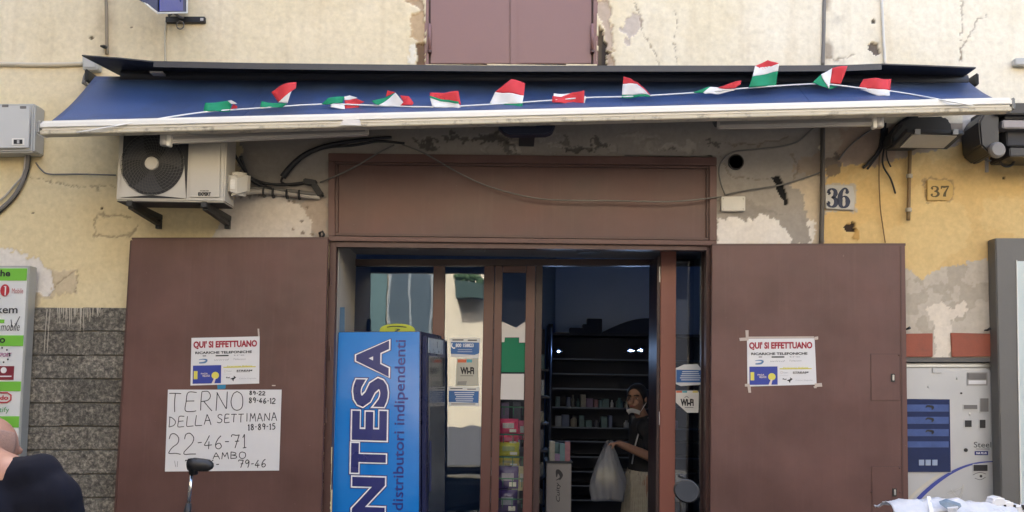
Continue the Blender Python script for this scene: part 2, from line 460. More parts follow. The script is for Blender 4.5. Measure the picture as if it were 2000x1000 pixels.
    # cracks, scratches, outlines of closed patches
    cr = [([(1876, 0), (1880, 60), (1876, 80), (1874, 118)], 1.0), ([(1925, 30), (1910, 38), (1900, 60), (1885, 88), (1873, 98), (1874, 122)], 1.2), ([(186, 422), (186, 462)], 2), ([(190, 418), (225, 422), (256, 424)], 1.8),
          ([(188, 460), (220, 464), (250, 460), (266, 446), (268, 440)], 1.8), ([(190, 368), (192, 376)], 2), ([(1808, 355), (1812, 350), (1852, 350), (1864, 360), (1862, 385), (1852, 395)], 1.8), ([(1806, 352), (1808, 392)], 1.6), ([(1808, 394), (1850, 392)], 1.2),
          ([(95, 575), (130, 540), (150, 528), (147, 570)], 1.2), ([(1240, 0), (1255, 60), (1290, 126)], .8), ([(1320, 20), (1316, 80), (1322, 126)], .7), ([(1615, 112), (1640, 116), (1666, 108)], 1.6), ([(60, 345), (130, 362), (222, 366)], 1.0),
          ([(1420, 280), (1480, 284), (1540, 268)], 1.2), ([(1404, 300), (1430, 345), (1500, 350)], .8), ([(1545, 300), (1560, 330), (1548, 352)], 1.4)]
    for pts, w in cr:
        d = linedist(U + wx*10 + fx*9, W + wz*10 + fz*9, pts)
        mk = np.clip(1.6 - d/w, 0, 1); setc(mk, lin((128, 112, 94)), .6); rel -= mk*.004
    # drips, soot below the hood, damp towards joints
    st1 = soft(fbm(X*6, Z*.5, 3.2, 4, 21), .55, .8)
    setc(st1*(W < 135), lin((190, 168, 130)), .16)
    setc(soft(np.abs(U - 207), 26, 4)*(W < 110)*fbm(X, Z, 9, 3, 22), lin((140, 118, 92)), .8)
    setc(soft(fbm(X, Z, 22, 5, 23), .56, .72), c*.84, .28)
    setc(soft(fbm(X, Z, 3.1, 5, 24), .5, .75), c*np.array((.92, .89, .84)), .55)
    c[...] *= (1 + .10*(fbm(X, Z, 60, 2, 25) - .5))[..., None]
    rel += .006*(fbm(X, Z, 2.5, 4, 26) - .5) + .0035*(fbm(X, Z, 30, 4, 27) - .5)
    # sheet
    Y = -rel
    co = np.stack([X, Y, Z], -1).reshape(-1, 3)
    i = np.arange(nz-1)[:, None]*nx + np.arange(nx-1)[None, :]
    q = np.stack([i, i+1, i+nx+1, i+nx], -1)
    um = (U[:-1, :-1] + U[1:, 1:])/2; wm = (W[:-1, :-1] + W[1:, 1:])/2
    keep = ~(((um > 648) & (um < 1392) & (wm > 304)) | ((um > 832) & (um < 1166) & (wm < 126)) | ((um > 1700) & (um < 1947) & (wm > 706) & (wm < 1100)) | (np.hypot(um-1437, wm-317) < 12))
    q = q[keep].reshape(-1, 4)
    me = bpy.data.meshes.new('plaster')
    me.vertices.add(len(co)); me.vertices.foreach_set('co', co.ravel())
    me.loops.add(q.size); me.loops.foreach_set('vertex_index', q.ravel())
    me.polygons.add(len(q)); me.polygons.foreach_set('loop_start', np.arange(len(q))*4)
    me.update(calc_edges=True)
    at = me.color_attributes.new('paint', 'FLOAT_COLOR', 'POINT')
    at.data.foreach_set('color', np.concatenate([np.clip(c, 0, 1)*.95, np.ones(c.shape[:2] + (1,))], -1).ravel())
    me.polygons.foreach_set('use_smooth', [True]*len(q))
    o = bpy.data.objects.new('wall', me); COL.objects.link(o)
    m = bpy.data.materials.new('old plaster'); m.use_nodes = True
    N, L = m.node_tree.nodes, m.node_tree.links; b = N['Principled BSDF']; b.inputs['Roughness'].default_value = .92; b.inputs['Specular IOR Level'].default_value = .25
    a = N.new('ShaderNodeVertexColor'); a.layer_name = 'paint'
    tc = N.new('ShaderNodeTexCoord'); n = N.new('ShaderNodeTexNoise'); n.inputs['Scale'].default_value = 26; n.inputs['Detail'].default_value = 8; n.inputs['Roughness'].default_value = .72
    L.new(tc.outputs['Object'], n.inputs['Vector'])
    mr = N.new('ShaderNodeMapRange'); mr.inputs['From Min'].default_value = .3; mr.inputs['From Max'].default_value = .7; mr.inputs['To Min'].default_value = .91; mr.inputs['To Max'].default_value = 1.06
    L.new(n.outputs['Fac'], mr.inputs['Value'])
    mx = N.new('ShaderNodeVectorMath'); mx.operation = 'MULTIPLY'
    L.new(a.outputs['Color'], mx.inputs[0]); L.new(mr.outputs[0], mx.inputs[1]); L.new(mx.outputs[0], b.inputs['Base Color'])
    bp = N.new('ShaderNodeBump'); bp.inputs['Strength'].default_value = .35; bp.inputs['Distance'].default_value = .006
    L.new(n.outputs['Fac'], bp.inputs['Height']); L.new(bp.outputs[0], b.inputs['Normal'])
    me.materials.append(m)
    attach(o, B)
make_plaster()
M_cream = mat('plain plaster', tuple(v*.86 for v in lin((232, 218, 188))), .9, var=.1, vscale=1.5, bump=.5, bscale=40)
# masonry behind the sheet and the storeys above (they keep the sun off the street side)
zt = 8.2
XL, XR = P(650, 700, .03).x, P(1390, 600, .03).x
w = MB()
w.bb(-9, -3.93, -.0, .55, 0, zt); w.bb(3.93, 9, -.0, .55, 0, zt)
w.bb(-3.93, 3.93, 0, .55, 4.33, zt)
w.build('upper_wall', M_cream, B)
w = MB()
w.bb(-3.93, XL - .02, .07, .72, 0, 4.33); w.bb(XR + .16, 2.28, .07, .72, 0, 4.33); w.bb(3.32, 3.93, .07, .72, 0, 4.33); w.bb(2.28, 3.32, .07, .72, 2.0, 4.33); w.bb(2.28, 3.32, .5, .72, 0, 2.0); w.bb(2.28, 3.32, .07, .5, 0, .5)
w.bb(XL - .02, XR + .16, .07, .72, 2.52, 4.33)
w.build('masonry', mat('inner plaster', (.42, .40, .38), .9, var=.12, vscale=4), B)
MB().bb(-9, 9, .55, 9, zt - .3, zt).build('roof', M_cream, B)
w = MB(); w.bb(-9, -8.6, .55, 9, 0, zt - .3); w.bb(8.6, 9, .55, 9, 0, zt - .3); w.bb(-9, 9, 9, 9.3, 0, zt)
w.build('rear_wall', M_cream, B)
# the shop's room
M_room = mat('room paint', (.46, .62, .88), .75, var=.06, vscale=2, bump=.1)
w = MB(); w.bb(-2.6, 2.6, 4.3, 4.4, 0, 3.3); w.bb(-2.7, -2.6, .73, 4.4, 0, 3.3); w.bb(2.6, 2.7, .73, 4.4, 0, 3.3)
w.build('room_wall', M_room, B)
MB().bb(-2.7, 2.7, .73, 4.4, 3.3, 3.36).build('room_ceiling', mat('room ceiling', (.3, .4, .55), .8), B)
MB().bb(-2.7, 2.7, .08, 4.4, .001, .02).build('shop_floor', mat('shop floor', (.12, .14, .18), .4, var=.2, vscale=5), B)

# ---- lava stone facing left of the doorway, block by block
def stone_mat():
    m = bpy.data.materials.new('lava stone'); m.use_nodes = True
    N, L = m.node_tree.nodes, m.node_tree.links; b = N['Principled BSDF']; b.inputs['Roughness'].default_value = .8
    tc = N.new('ShaderNodeTexCoord'); mp = N.new('ShaderNodeMapping'); mp.inputs['Scale'].default_value = (1, 1, 1); L.new(tc.outputs['Object'], mp.inputs['Vector'])
    n = N.new('ShaderNodeTexNoise'); n.inputs['Scale'].default_value = 34; n.inputs['Detail'].default_value = 9; n.inputs['Roughness'].default_value = .8; n.inputs['Distortion'].default_value = .25
    n2 = N.new('ShaderNodeTexNoise'); n2.inputs['Scale'].default_value = 6; n2.inputs['Detail'].default_value = 4
    L.new(mp.outputs[0], n.inputs['Vector']); L.new(mp.outputs[0], n2.inputs['Vector'])
    oi = N.new('ShaderNodeObjectInfo')
    cr = N.new('ShaderNodeValToRGB'); e = cr.color_ramp.elements
    e[0].position = .38; e[0].color = (.040, .036, .030, 1); e[1].position = .64; e[1].color = (.40, .36, .29, 1)
    k = cr.color_ramp.elements.new(.5); k.color = (.14, .127, .105, 1)
    L.new(n.outputs['Fac'], cr.inputs['Fac'])
    ma = N.new('ShaderNodeMath'); ma.operation = 'MULTIPLY_ADD'; ma.inputs[1].default_value = .35; ma.inputs[2].default_value = .78; L.new(oi.outputs['Random'], ma.inputs[0])
    mb_ = N.new('ShaderNodeMath'); mb_.operation = 'MULTIPLY_ADD'; mb_.inputs[1].default_value = .7; mb_.inputs[2].default_value = .62; L.new(n2.outputs['Fac'], mb_.inputs[0])
    m3 = N.new('ShaderNodeMath'); m3.operation = 'MULTIPLY'; L.new(ma.outputs[0], m3.inputs[0]); L.new(mb_.outputs[0], m3.inputs[1])
    vm = N.new('ShaderNodeVectorMath'); vm.operation = 'SCALE'; L.new(cr.outputs[0], vm.inputs[0]); L.new(m3.outputs[0], vm.inputs['Scale'])
    L.new(vm.outputs[0], b.inputs['Base Color'])
    bp = N.new('ShaderNodeBump'); bp.inputs['Strength'].default_value = .6; bp.inputs['Distance'].default_value = .01; L.new(n.outputs['Fac'], bp.inputs['Height']); L.new(bp.outputs[0], b.inputs['Normal'])
    return m
M_stone = stone_mat()
plinth = MB().pp([(-190, 606), (262, 606), (236, 1190), (-190, 1190)], -.012, .03).build('stone_facing', mat('stone mortar', (.16, .15, .13), .95), B)
rows = [600, 647, 694, 740, 787, 833, 879, 926, 972, 1018, 1065, 1112]
for k, (ya, yb) in enumerate(zip(rows[:-1], rows[1:])):
    x = -185 - (k % 3)*28
    while x < 250:
        wd = random.choice((82, 96, 118, 132))
        xe = min(x + wd, 262)
        if 262 - xe < 34: xe = 262
        a, b = P(max(x, -188) + .4, ya + .3, -.03), P(xe - .25, yb - .3, -.03)
        dy = random.uniform(-.002, .002)
        MB().bb(a.x, b.x, -.03 + dy, -.004, b.z, a.z).build('stone', M_stone, plinth, bevel=.002, seg=1)
        x = xe
        if xe >= 262: break
# pale paint that ran down over the stone
M_drip = mat('dripped paint', (.52, .48, .40), .9)
dr = MB()
for k in range(22):
    x = 112 + k*4.0 + random.uniform(-2, 2); l = random.choice((8, 12, 16, 20, 30, 44)) * random.uniform(.6, 1.1)
    brush_px(dr, [(x, 601), (x + random.uniform(-.8, .8), 604 + l*.5), (x + random.uniform(-1, 1), 606 + l)], -.0365, [.006, .004, .0015])
for x in (92, 98): brush_px(dr, [(x, 603), (x - 3, 640), (x - 6, 690)], -.0365, [.004, .004, .002])
dr.build('paint_drip', M_drip, plinth, solid=.001)

# ---- red tiles and lintel over the machine
M_tile = mat('red tile', tuple(v*.8 for v in lin((164, 90, 68))), .7, var=.18, vscale=14, bump=.3, dirt=.35, dscale=8)
for q in ([(1752, 652), (1822, 651), (1822, 697), (1752, 697)], [(1858, 650), (1948, 652), (1948, 696), (1860, 697)]):
    MB().pp(q, -.012, .03).build('tile', M_tile, B, bevel=.002)
MB().pr(1752, 698, 1950, 707, -.004, .2).build('lintel', mat('dark lintel', (.13, .12, .11), .8), B)
# open pipe end
pe = MB()
pe.lathe([(.052, -.012), (.052, .3), (.044, .3), (.044, -.012)], P(1437, 317, 0), 'Y', 28)
pe.build('pipe_opening', mat('sooty pipe', (.035, .032, .03), .8), B, smooth=False)

# ---- upstairs window with closed brown shutters
M_brown = door_paint('brown paint', (.116, .055, .046), .28)
M_brownD = mat('brown paint dark', (.085, .040, .034), .45, var=.12, vscale=3, bump=.1)
M_brownL = mat('pinkish brown paint', (.24, .128, .117), .45, var=.08, vscale=1.5, bump=.1)
wnd = MB().pr(828, -260, 1169, 127, .045, .02).build('window_shutter', M_brownD, B)
for x0, x1 in ((841, 996), (1006, 1155)):
    MB().pr(x0, -250, x1, 124, .02, .03).build('leaf', M_brownL, wnd, bevel=.003)
MB().pr(996.5, -250, 1011, 125, .012, .03).build('cover_strip', M_brownL, wnd, bevel=.003)
for x0, x1 in ((829, 837), (1159, 1168)):
    MB().pr(x0, -255, x1, 127, .008, .045).build('frame_post', M_brownL, wnd, bevel=.003)
for x in (839, 1157):
    MB().cyl(P(x, 98, .004), P(x, 47, .004), .011, n=12).build('hinge', M_brownL, wnd, smooth=True)
    MB().cyl(P(x, 103, .004), P(x, 98.5, .004), .015, n=12).build('hinge_pin', M_brownD, wnd)

# ---- transom over the doorway
tr = MB().pp([(654, 322), (1386, 328), (1386, 466), (654, 458)], .012, .03).build('transom_panel', M_brown, B)
for q, y in (([(641, 299), (1400, 307), (1400, 323), (641, 315)], -.030), ([(641, 461), (1400, 470), (1400, 479), (641, 470)], -.030), ([(641, 315.5), (654, 315.5), (654, 460.5), (641, 460.5)], -.028), ([(1386, 323.5), (1400, 323.5), (1400, 469.5), (1386, 469.5)], -.028)):
    MB().pp(q, y, .07).build('frame_rail', M_brown, tr, bevel=.003)
for q in ([(654.5, 316), (1385.5, 323.5), (1385.5, 329), (654.5, 321)], [(654.5, 455), (1385.5, 464), (1385.5, 469), (654.5, 460)], [(654.5, 321.5), (660, 321.5), (660, 454.5), (654.5, 454.5)], [(1380, 329.5), (1385.5, 329.5), (1385.5, 463.5), (1380, 463.5)]):
    MB().pp(q, -.008, .03).build('bead', M_brownD, tr, bevel=.002)

# ---- steel door frame and the deep reveal behind it
def column(x0, y0, xb0, x1, xb1, y, depth, name, m, parent, bev=.003):
    """upright from pixel row y0 to the floor; x at row 1000 given too"""
    a, b = P(x0, y0, y), P(xb0, 1000, y); c, d = P(x1, y0, y), P(xb1, 1000, y)
    f = lambda p, q: p + (q - p)*((p.z - .02)/(p.z - q.z))
    return MB().prism([a, c, f(c, d), f(a, b)], (0, depth, 0)).build(name, m, parent, bevel=bev)
df = MB().pp([(655, 471.5), (1388, 480.5), (1388, 489), (655, 482)], -.004, .07).build('door_frame', M_brownD, B)
column(643, 471.5, 629, 657, 645, -.004, .07, 'jamb', M_brownD, df)
column(1380, 481, 1378, 1390, 1387, -.004, .07, 'jamb', M_brownD, df)
for x, y in ((646, 543), (645, 690), (636, 812), (1385, 549), (1385, 735)):
    MB().cyl(P(x, y + 14, -.01), P(x, y - 14, -.01), .008, n=10).build('hinge', M_brownD, df)
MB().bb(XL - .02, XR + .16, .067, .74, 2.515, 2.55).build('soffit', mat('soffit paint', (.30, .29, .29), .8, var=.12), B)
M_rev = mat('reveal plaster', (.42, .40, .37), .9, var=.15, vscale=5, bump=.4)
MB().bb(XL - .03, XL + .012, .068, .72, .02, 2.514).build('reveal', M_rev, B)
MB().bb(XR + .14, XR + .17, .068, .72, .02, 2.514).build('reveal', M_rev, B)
for x in (925, 1150):
    c = P(x, 497, .40); c.z = 2.512
    MB().lathe([(.075, -.012), (.085, -.004), (.085, .004)], c, 'Z', 24).build('downlight', mat('downlight rim', (.2, .2, .2), .4), B)

# ---- the two steel door leaves, folded back flat against the wall
def leaf(q, yf, th, name):
    """q: top-left, top-right, and the same edges where they leave the picture"""
    a, b, c, d = (P(*p, yf) for p in q)
    f = lambda p, r: p + (r - p)*((p.z - .05)/(p.z - r.z))
    return MB().prism([a, b, f(b, c), f(a, d)], (0, th, 0)).build(name, M_brown, B, bevel=.004)
dl = leaf([(257, 468), (640, 466.5), (627, 1000), (226, 1000)], -.085, .045, 'steel_door')
dl['label'] = 'left steel door leaf with taped notices'
dr_ = leaf([(1391, 479), (1768, 478), (1775, 1000), (1387, 1000)], -.085, .045, 'steel_door')
dr_['label'] = 'right steel door leaf with small hatch'
def strip(q, y, d, name, m, parent, bev=.0015): return MB().pp(q, y, d).build(name, m, parent, bevel=bev)
strip([(257, 464), (640, 463), (640, 468), (257, 468)], -.083, .04, 'door_edge', M_brownD, dl)
strip([(1391, 476), (1769, 475), (1769, 480), (1391, 481)], -.083, .04, 'door_edge', M_brownD, dr_)
strip([(1758, 480.5), (1760.5, 480.5), (1766, 1100), (1763, 1100)], -.0875, .004, 'seam', M_brownD, dr_, 0)
strip([(254, 470), (257.2, 468.5), (226, 1000), (222, 1000)], -.083, .04, 'door_edge', M_brownD, dl)
for q in ([(1701, 692), (1756, 692), (1758, 782), (1702, 782)], [(1703, 912), (1760, 912), (1762, 1010), (1704, 1010)]):
    h = strip([(q[0][0]-1.2, q[0][1]-1.2), (q[1][0]+1.2, q[1][1]-1.2), (q[2][0]+1.2, q[2][1]+1.2), (q[3][0]-1.2, q[3][1]+1.2)], -.0862, .004, 'hatch', M_brownD, dr_, 0)
    strip(q, -.0885, .004, 'hatch_plate', M_brown, h)
    cx, cy = (1744, 738) if q[0][1] < 800 else (1747, 962)
    strip([(cx-4, cy-8), (cx+4.5, cy-8), (cx+4.5, cy+8), (cx-4, cy+8)], -.091, .006, 'lock', mat('black iron', (.02, .02, .02), .5), h)
    strip([(cx-.5, cy-6), (cx+3, cy-6), (cx+3, cy+5), (cx-.5, cy+5)], -.094, .004, 'keyhole', mat('bright steel', (.7, .7, .68), .35, 1), h)
for x, y in ((1757, 914), (1702, 961), (1758, 962), (1756, 694)):
    MB().ball(P(x, y, -.088), .006, n=8, k=5).build('rivet', M_brownD, dr_)
# hooks that hold the leaves back
M_iron = mat('black iron')
for i, (x, y) in enumerate(((1771, 643), (1928, 645))):
    t = MB().tube([P(x - 4, y, .0), P(x, y, -.05), P(x + 6, y - 3, -.07)], [.006, .006, .01], 8).build('wall_hook', M_iron)
    tag(t, ('small iron catch beside the edge of the right steel door', 'small iron catch above the ticket machine\'s right corner')[i].replace('ticket', 'vending'), 'hook')
t = MB().tube([P(626, 462, .0), P(624, 455, -.05), P(630, 452, -.06), P(633, 458, -.055), P(629, 466, -.04)], .008, 8).build('wall_hook', M_iron)
tag(t, 'curled black hook under the pipes at the top of the left steel door', 'hook')

# ---- glazed shop front set back in the reveal
YG = .72
za0 = P(1080, 655, 3.55).z + .04
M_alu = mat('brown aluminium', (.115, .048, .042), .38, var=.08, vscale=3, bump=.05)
M_aluD = mat('brown aluminium shade', (.05, .026, .026), .4, var=.08, vscale=3, bump=.05)  # darker copy of the aluminium: shade put into the colour
M_gl = glass('shop glass', (.80, .86, .92), 2.1)
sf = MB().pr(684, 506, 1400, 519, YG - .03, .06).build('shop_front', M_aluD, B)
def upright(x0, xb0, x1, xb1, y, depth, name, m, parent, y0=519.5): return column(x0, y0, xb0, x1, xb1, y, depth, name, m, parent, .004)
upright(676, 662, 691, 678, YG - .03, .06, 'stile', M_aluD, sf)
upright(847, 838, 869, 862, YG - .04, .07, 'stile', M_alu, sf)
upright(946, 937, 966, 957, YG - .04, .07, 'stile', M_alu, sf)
def pane(x0, xb0, x1, xb1, y, name, parent, y0=519.5): return column(x0, y0, xb0, x1, xb1, y, .006, name, M_gl, parent, 0)
pane(691.5, 678.5, 846.5, 837.5, YG, 'pane', sf)
pane(869.5, 862.5, 945.5, 936.5, YG, 'pane', sf)
# folding leaf
gd = upright(967, 958, 982, 973, YG - .06, .05, 'glass_door', M_alu, B)
upright(1028, 1021, 1046, 1039, YG - .06, .05, 'stile', M_alu, gd)
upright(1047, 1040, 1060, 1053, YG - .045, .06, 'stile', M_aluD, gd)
part_top = MB().bb(P(1085, 600, 3.9).x, 2.5, 3.9, 3.95, za0, 3.29).build('brightening_panel', mat('brightening pale blue', (.62, .74, .92), .6, var=.05, vscale=1.5), B)  # panel added in a paler blue so the upper back wall reads lit
MB().pr(982.5, 519.5, 1027.5, 532, YG - .058, .045).build('rail', M_alu, gd, bevel=.003)
column(982.5, 532.5, 973.5, 1027.5, 1020.5, YG - .04, .004, 'pane', glass('leaf glass', (.92, .95, .97), 1.5), gd, 0)
# right-hand sidelight, standing forward
sl = upright(1291, 1288, 1321, 1318, .28, .05, 'glass_door', mat('brown aluminium lit', (.24, .085, .062), .4, var=.08, vscale=3, bump=.05), B, 489)  # brighter copy of the aluminium: light on this stile put into the colour
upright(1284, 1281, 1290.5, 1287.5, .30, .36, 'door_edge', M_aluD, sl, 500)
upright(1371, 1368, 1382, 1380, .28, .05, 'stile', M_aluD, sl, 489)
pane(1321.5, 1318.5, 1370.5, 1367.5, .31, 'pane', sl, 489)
for y0, y1 in ((521, 551), (804, 830)):
    MB().pr(1287.3, y0, 1289.6, y1, .292, .008).build('hinge', mat('white plastic', (.8, .8, .78), .45, var=.03), sl)

# ================================================================== SHOP INTERIOR
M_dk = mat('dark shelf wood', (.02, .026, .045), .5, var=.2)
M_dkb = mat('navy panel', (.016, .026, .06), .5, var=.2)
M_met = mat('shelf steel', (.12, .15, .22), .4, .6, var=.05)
def Pz(px, py, y): return P(px, py, y)
# wall unit behind the counter
a, b = P(1080, 655, 3.55), P(1300, 655, 3.55)
su = thing('shelf_unit', 'tall dark wall shelving with thin metal shelf edges behind the shop assistant', 'shelving', ((a.x+b.x)/2, 3.7, .02))
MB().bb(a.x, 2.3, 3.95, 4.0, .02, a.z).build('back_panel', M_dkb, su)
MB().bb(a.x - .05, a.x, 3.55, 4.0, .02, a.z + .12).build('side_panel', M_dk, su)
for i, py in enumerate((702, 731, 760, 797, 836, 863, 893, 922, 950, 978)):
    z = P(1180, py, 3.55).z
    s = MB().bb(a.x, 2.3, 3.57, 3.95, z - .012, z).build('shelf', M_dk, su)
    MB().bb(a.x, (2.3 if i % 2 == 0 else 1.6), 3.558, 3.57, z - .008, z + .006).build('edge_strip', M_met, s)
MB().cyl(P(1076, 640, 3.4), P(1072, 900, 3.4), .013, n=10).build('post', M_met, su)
# goods on the shelves
pal = [(.40, .45, .55), (.15, .2, .36), (.26, .12, .16), (.3, .3, .28), (.10, .2, .24), (.5, .55, .65), (.2, .14, .28), (.10, .11, .16)]
CN = ['pale grey', 'slate blue', 'wine red', 'taupe', 'dark teal', 'light blue', 'violet', 'charcoal']
ORD = ['first', 'second', 'third', 'fourth', 'fifth', 'sixth', 'seventh', 'eighth', 'ninth', 'tenth'] + ['%dth' % k for k in range(11, 40)]
gm = [mat('pack %d' % i, c, .4, var=.3, vscale=30, bump=0) for i, c in enumerate(pal)]
rowname = {797: 'upper row below the steel edge', 836: 'lower row above the counter'}
for py in (797, 836):
    z = P(1180, py, 3.55).z; x = a.x + .04; k = 0; rown = 'upper' if py == 797 else 'lower'
    while x < 1.75:
        wd = random.uniform(.035, .085); h = random.uniform(.07, .135 if py > 770 else .1)
        if random.random() < .86:
            m = random.choice(gm); cn = CN[gm.index(m)]
            if random.random() < .35:
                o = MB().lathe([(wd*.42, 0), (wd*.45, .01), (wd*.45, h*.62), (wd*.2, h*.8), (wd*.2, h)], (x + wd/2, 3.66, z), 'Z', 10).build('bottle', m, smooth=True)
                tag(o, '%s bottle, %s item from the left on the %s stocked shelf behind the woman' % (cn, ORD[k], rown), 'bottle', 'bottles on the back shelves')
            else:
                o = MB().bb(x, x + wd*.93, 3.60, 3.72, z, z + h).build('packet', m, bevel=.003, seg=1)
                tag(o, '%s packet, %s item from the left on the %s stocked shelf behind the woman' % (cn, ORD[k], rown), 'packet', 'packets on the back shelves')
            k += 1
        x += wd + random.uniform(.0, .02)
# boxes on top of the unit
za = a.z
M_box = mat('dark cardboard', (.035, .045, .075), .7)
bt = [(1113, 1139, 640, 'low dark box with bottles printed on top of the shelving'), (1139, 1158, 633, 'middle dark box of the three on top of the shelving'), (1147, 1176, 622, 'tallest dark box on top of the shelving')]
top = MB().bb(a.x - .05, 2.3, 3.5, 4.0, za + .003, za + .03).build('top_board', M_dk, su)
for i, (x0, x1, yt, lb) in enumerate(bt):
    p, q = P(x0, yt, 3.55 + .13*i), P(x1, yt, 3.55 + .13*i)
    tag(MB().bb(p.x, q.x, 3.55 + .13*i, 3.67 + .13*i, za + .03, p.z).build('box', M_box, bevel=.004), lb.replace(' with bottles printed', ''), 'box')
sk = MB(); n = 14
for i in range(n):
    t0, t1 = i/n, (i+1)/n
    x0, x1 = P(1178 + 112*t0, 650, 3.6).x, P(1178 + 112*t1, 650, 3.6).x
    h0, h1 = .02 + .15*math.sin(t0*2.0), .02 + .15*math.sin(t1*2.0)
    sk.prism([(x0, 3.6, za+.03), (x1, 3.6, za+.03), (x1, 3.6, za+.03+h1), (x0, 3.6, za+.03+h0)], (0, .3, 0))
tag(sk.build('sack', M_box, weld=True), 'dark slumped sack lying along the top of the shelving', 'sack')
# small lit reflections: halogen spots below the top board
for i, (x, y) in enumerate(((1091, 686), (1231, 685), (1252, 684))):
    c = P(x, y, 3.45)
    o = MB().lathe([(.012, .05), (.03, .03), (.034, 0)], c, 'Y', 14).build('spotlight', mat('spot metal', (.8, .8, .85), .15, 1), smooth=True)
    MB().lathe([(.009, -.003), (.009, -.001)], c, 'Y', 14).build('bulb', mat('lit bulb', (.8, .85, 1), .4, emit=(.40, .60, 1.0, 260)), o)
    o2 = MB().bb(c.x - .004, c.x + .004, c.y + .03, 3.96, c.z - .004, c.z + .004).build('arm', M_met, o)
    tag(o, ('lit chromed spotlight at the left post of the shelving', 'lit chromed spotlight left of the pair high on the shelving', 'lit chromed spotlight right of the pair high on the shelving')[i], 'spotlight')
# grey display cabinet by the entrance
p, q = P(1068, 905, 1.5), P(1116, 905, 1.5)
M_gc = mat('grey laminate', (.26, .25, .26), .45, var=.06)
dc = thing('display_cabinet', 'grey counter cabinet with a dark leaf emblem and upright lettering', 'cabinet', ((p.x+q.x)/2, 1.65, .02))
MB().bb(p.x, q.x, 1.5, 1.85, .02, p.z).build('body', M_gc, dc, bevel=.005)
MB().bb(p.x - .01, q.x + .01, 1.49, 1.86, p.z + .002, p.z + .018).build('top', M_dk, dc, bevel=.003)
em = MB()
brush_px(em, [(1087, 932), (1089, 920), (1096, 928), (1093, 938)], 1.497, [.004, .03, .03, .003])
brush_px(em, [(1086, 938), (1092, 935), (1097, 930)], 1.496, [.004, .01, .002])
text_on(em, 'Cuity', P(1096, 980, 1.497), P(1095, 942, 1.497) - P(1096, 980, 1.497), P(1086, 980, 1.497) - P(1096, 980, 1.497), .01, .2)
em.build('emblem', mat('emblem ink', (.04, .04, .05), .6), dc, fix=False, split=True)
for i in range(9):
    x = p.x + .015 + (i % 4)*(q.x - p.x - .03)/4 + random.uniform(0, .01); h = random.uniform(.05, .17)
    yy = 1.53 + .1*(i // 4)
    m = random.choice(gm); o = MB().bb(x, x + .045, yy, yy + .06, p.z + .018, p.z + .018 + h).build('packet', m, bevel=.003, seg=1)
    tag(o, '%s packet, %s from the left in the %s row on the grey cabinet' % (CN[gm.index(m)], ORD[i % 4], ('front', 'middle', 'rear')[i // 4]), 'packet', 'packets on the grey cabinet')
# shelf stack to the left of the opening (seen between door leaf and cabinet)
p = P(1062, 640, 2.3)
ls = thing('side_rack', 'narrow dark rack of goods just inside the door left of the cabinet', 'rack', (p.x - .25, 2.4, .02))
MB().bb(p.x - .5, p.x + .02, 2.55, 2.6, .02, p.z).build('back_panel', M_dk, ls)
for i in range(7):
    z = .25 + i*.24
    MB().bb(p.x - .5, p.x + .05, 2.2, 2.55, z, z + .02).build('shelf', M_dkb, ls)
    for k in range(5):
        x = p.x - .48 + k*.105
        m = random.choice(gm); o = MB().bb(x, x + .07, 2.25, 2.4, z + .02, z + .02 + random.uniform(.08, .18)).build('packet', m, bevel=.004, seg=1)
        tag(o, '%s packet, %s from left, %s shelf up of the narrow side rack' % (CN[gm.index(m)], ORD[k], ORD[i]), 'packet', 'packets on the side rack')

# ---- papers and snack rack behind the folding leaf's glass
M_card = mat('white card', (.62, .6, .58), .8, var=.05, bump=.05)
o = MB().pp([(980, 660), (1013, 660), (1013, 670), (1026, 670), (1025, 727), (979, 727)], YG - .047, .003).build('green_poster', mat('green card', (.0, .16, .075), .7, var=.08, bump=.05))
tag(o, 'plain green card behind the narrow glass of the folding door leaf', 'poster')
o = MB().pp([(980, 628), (1008, 640), (1026, 628), (1027, 669), (1014, 669), (1014, 659), (986, 659), (985, 668), (980, 668)], YG - .050, .003).build('paper_sheet', M_card)
tag(o, 'notched white card above the green card behind the folding door', 'paper')
o = MB().pp([(979, 730), (1024, 730), (1023, 781), (977, 780)], YG - .047, .003).build('paper_sheet', M_card)
tag(o, 'small blank white sheet below the green card behind the folding door', 'paper')
rk = thing('snack_rack', 'green wire rack of snack bags behind the narrow glass of the folding door', 'rack', (P(1000, 900, .8).x, .8, .02))
M_wire = mat('green wire', (.02, .16, .09), .5)
p0, p1 = P(966, 790, .76).x, P(1040, 790, .76).x
for x in (p0, p1):
    MB().cyl((x, .76, .02), (x, .76, P(1000, 786, .76).z), .006, n=8).build('post', M_wire, rk)
    MB().cyl((x, .92, .02), (x, .92, P(1000, 786, .76).z), .006, n=8).build('post', M_wire, rk)
for py in (795, 849, 893, 935, 975):
    z = P(1000, py, .76).z
    MB().tube([(p0, .92, z), (p0, .76, z), (p1, .76, z), (p1, .92, z)], .005, 6).build('wire_shelf', M_wire, rk)
    for k in range(3):
        MB().tube([(p0 + (p1-p0)*(k+1)/4, .757, z - .06), (p0 + (p1-p0)*(k+1)/4, .757, z)], .003, 6).build('wire', M_wire, rk)
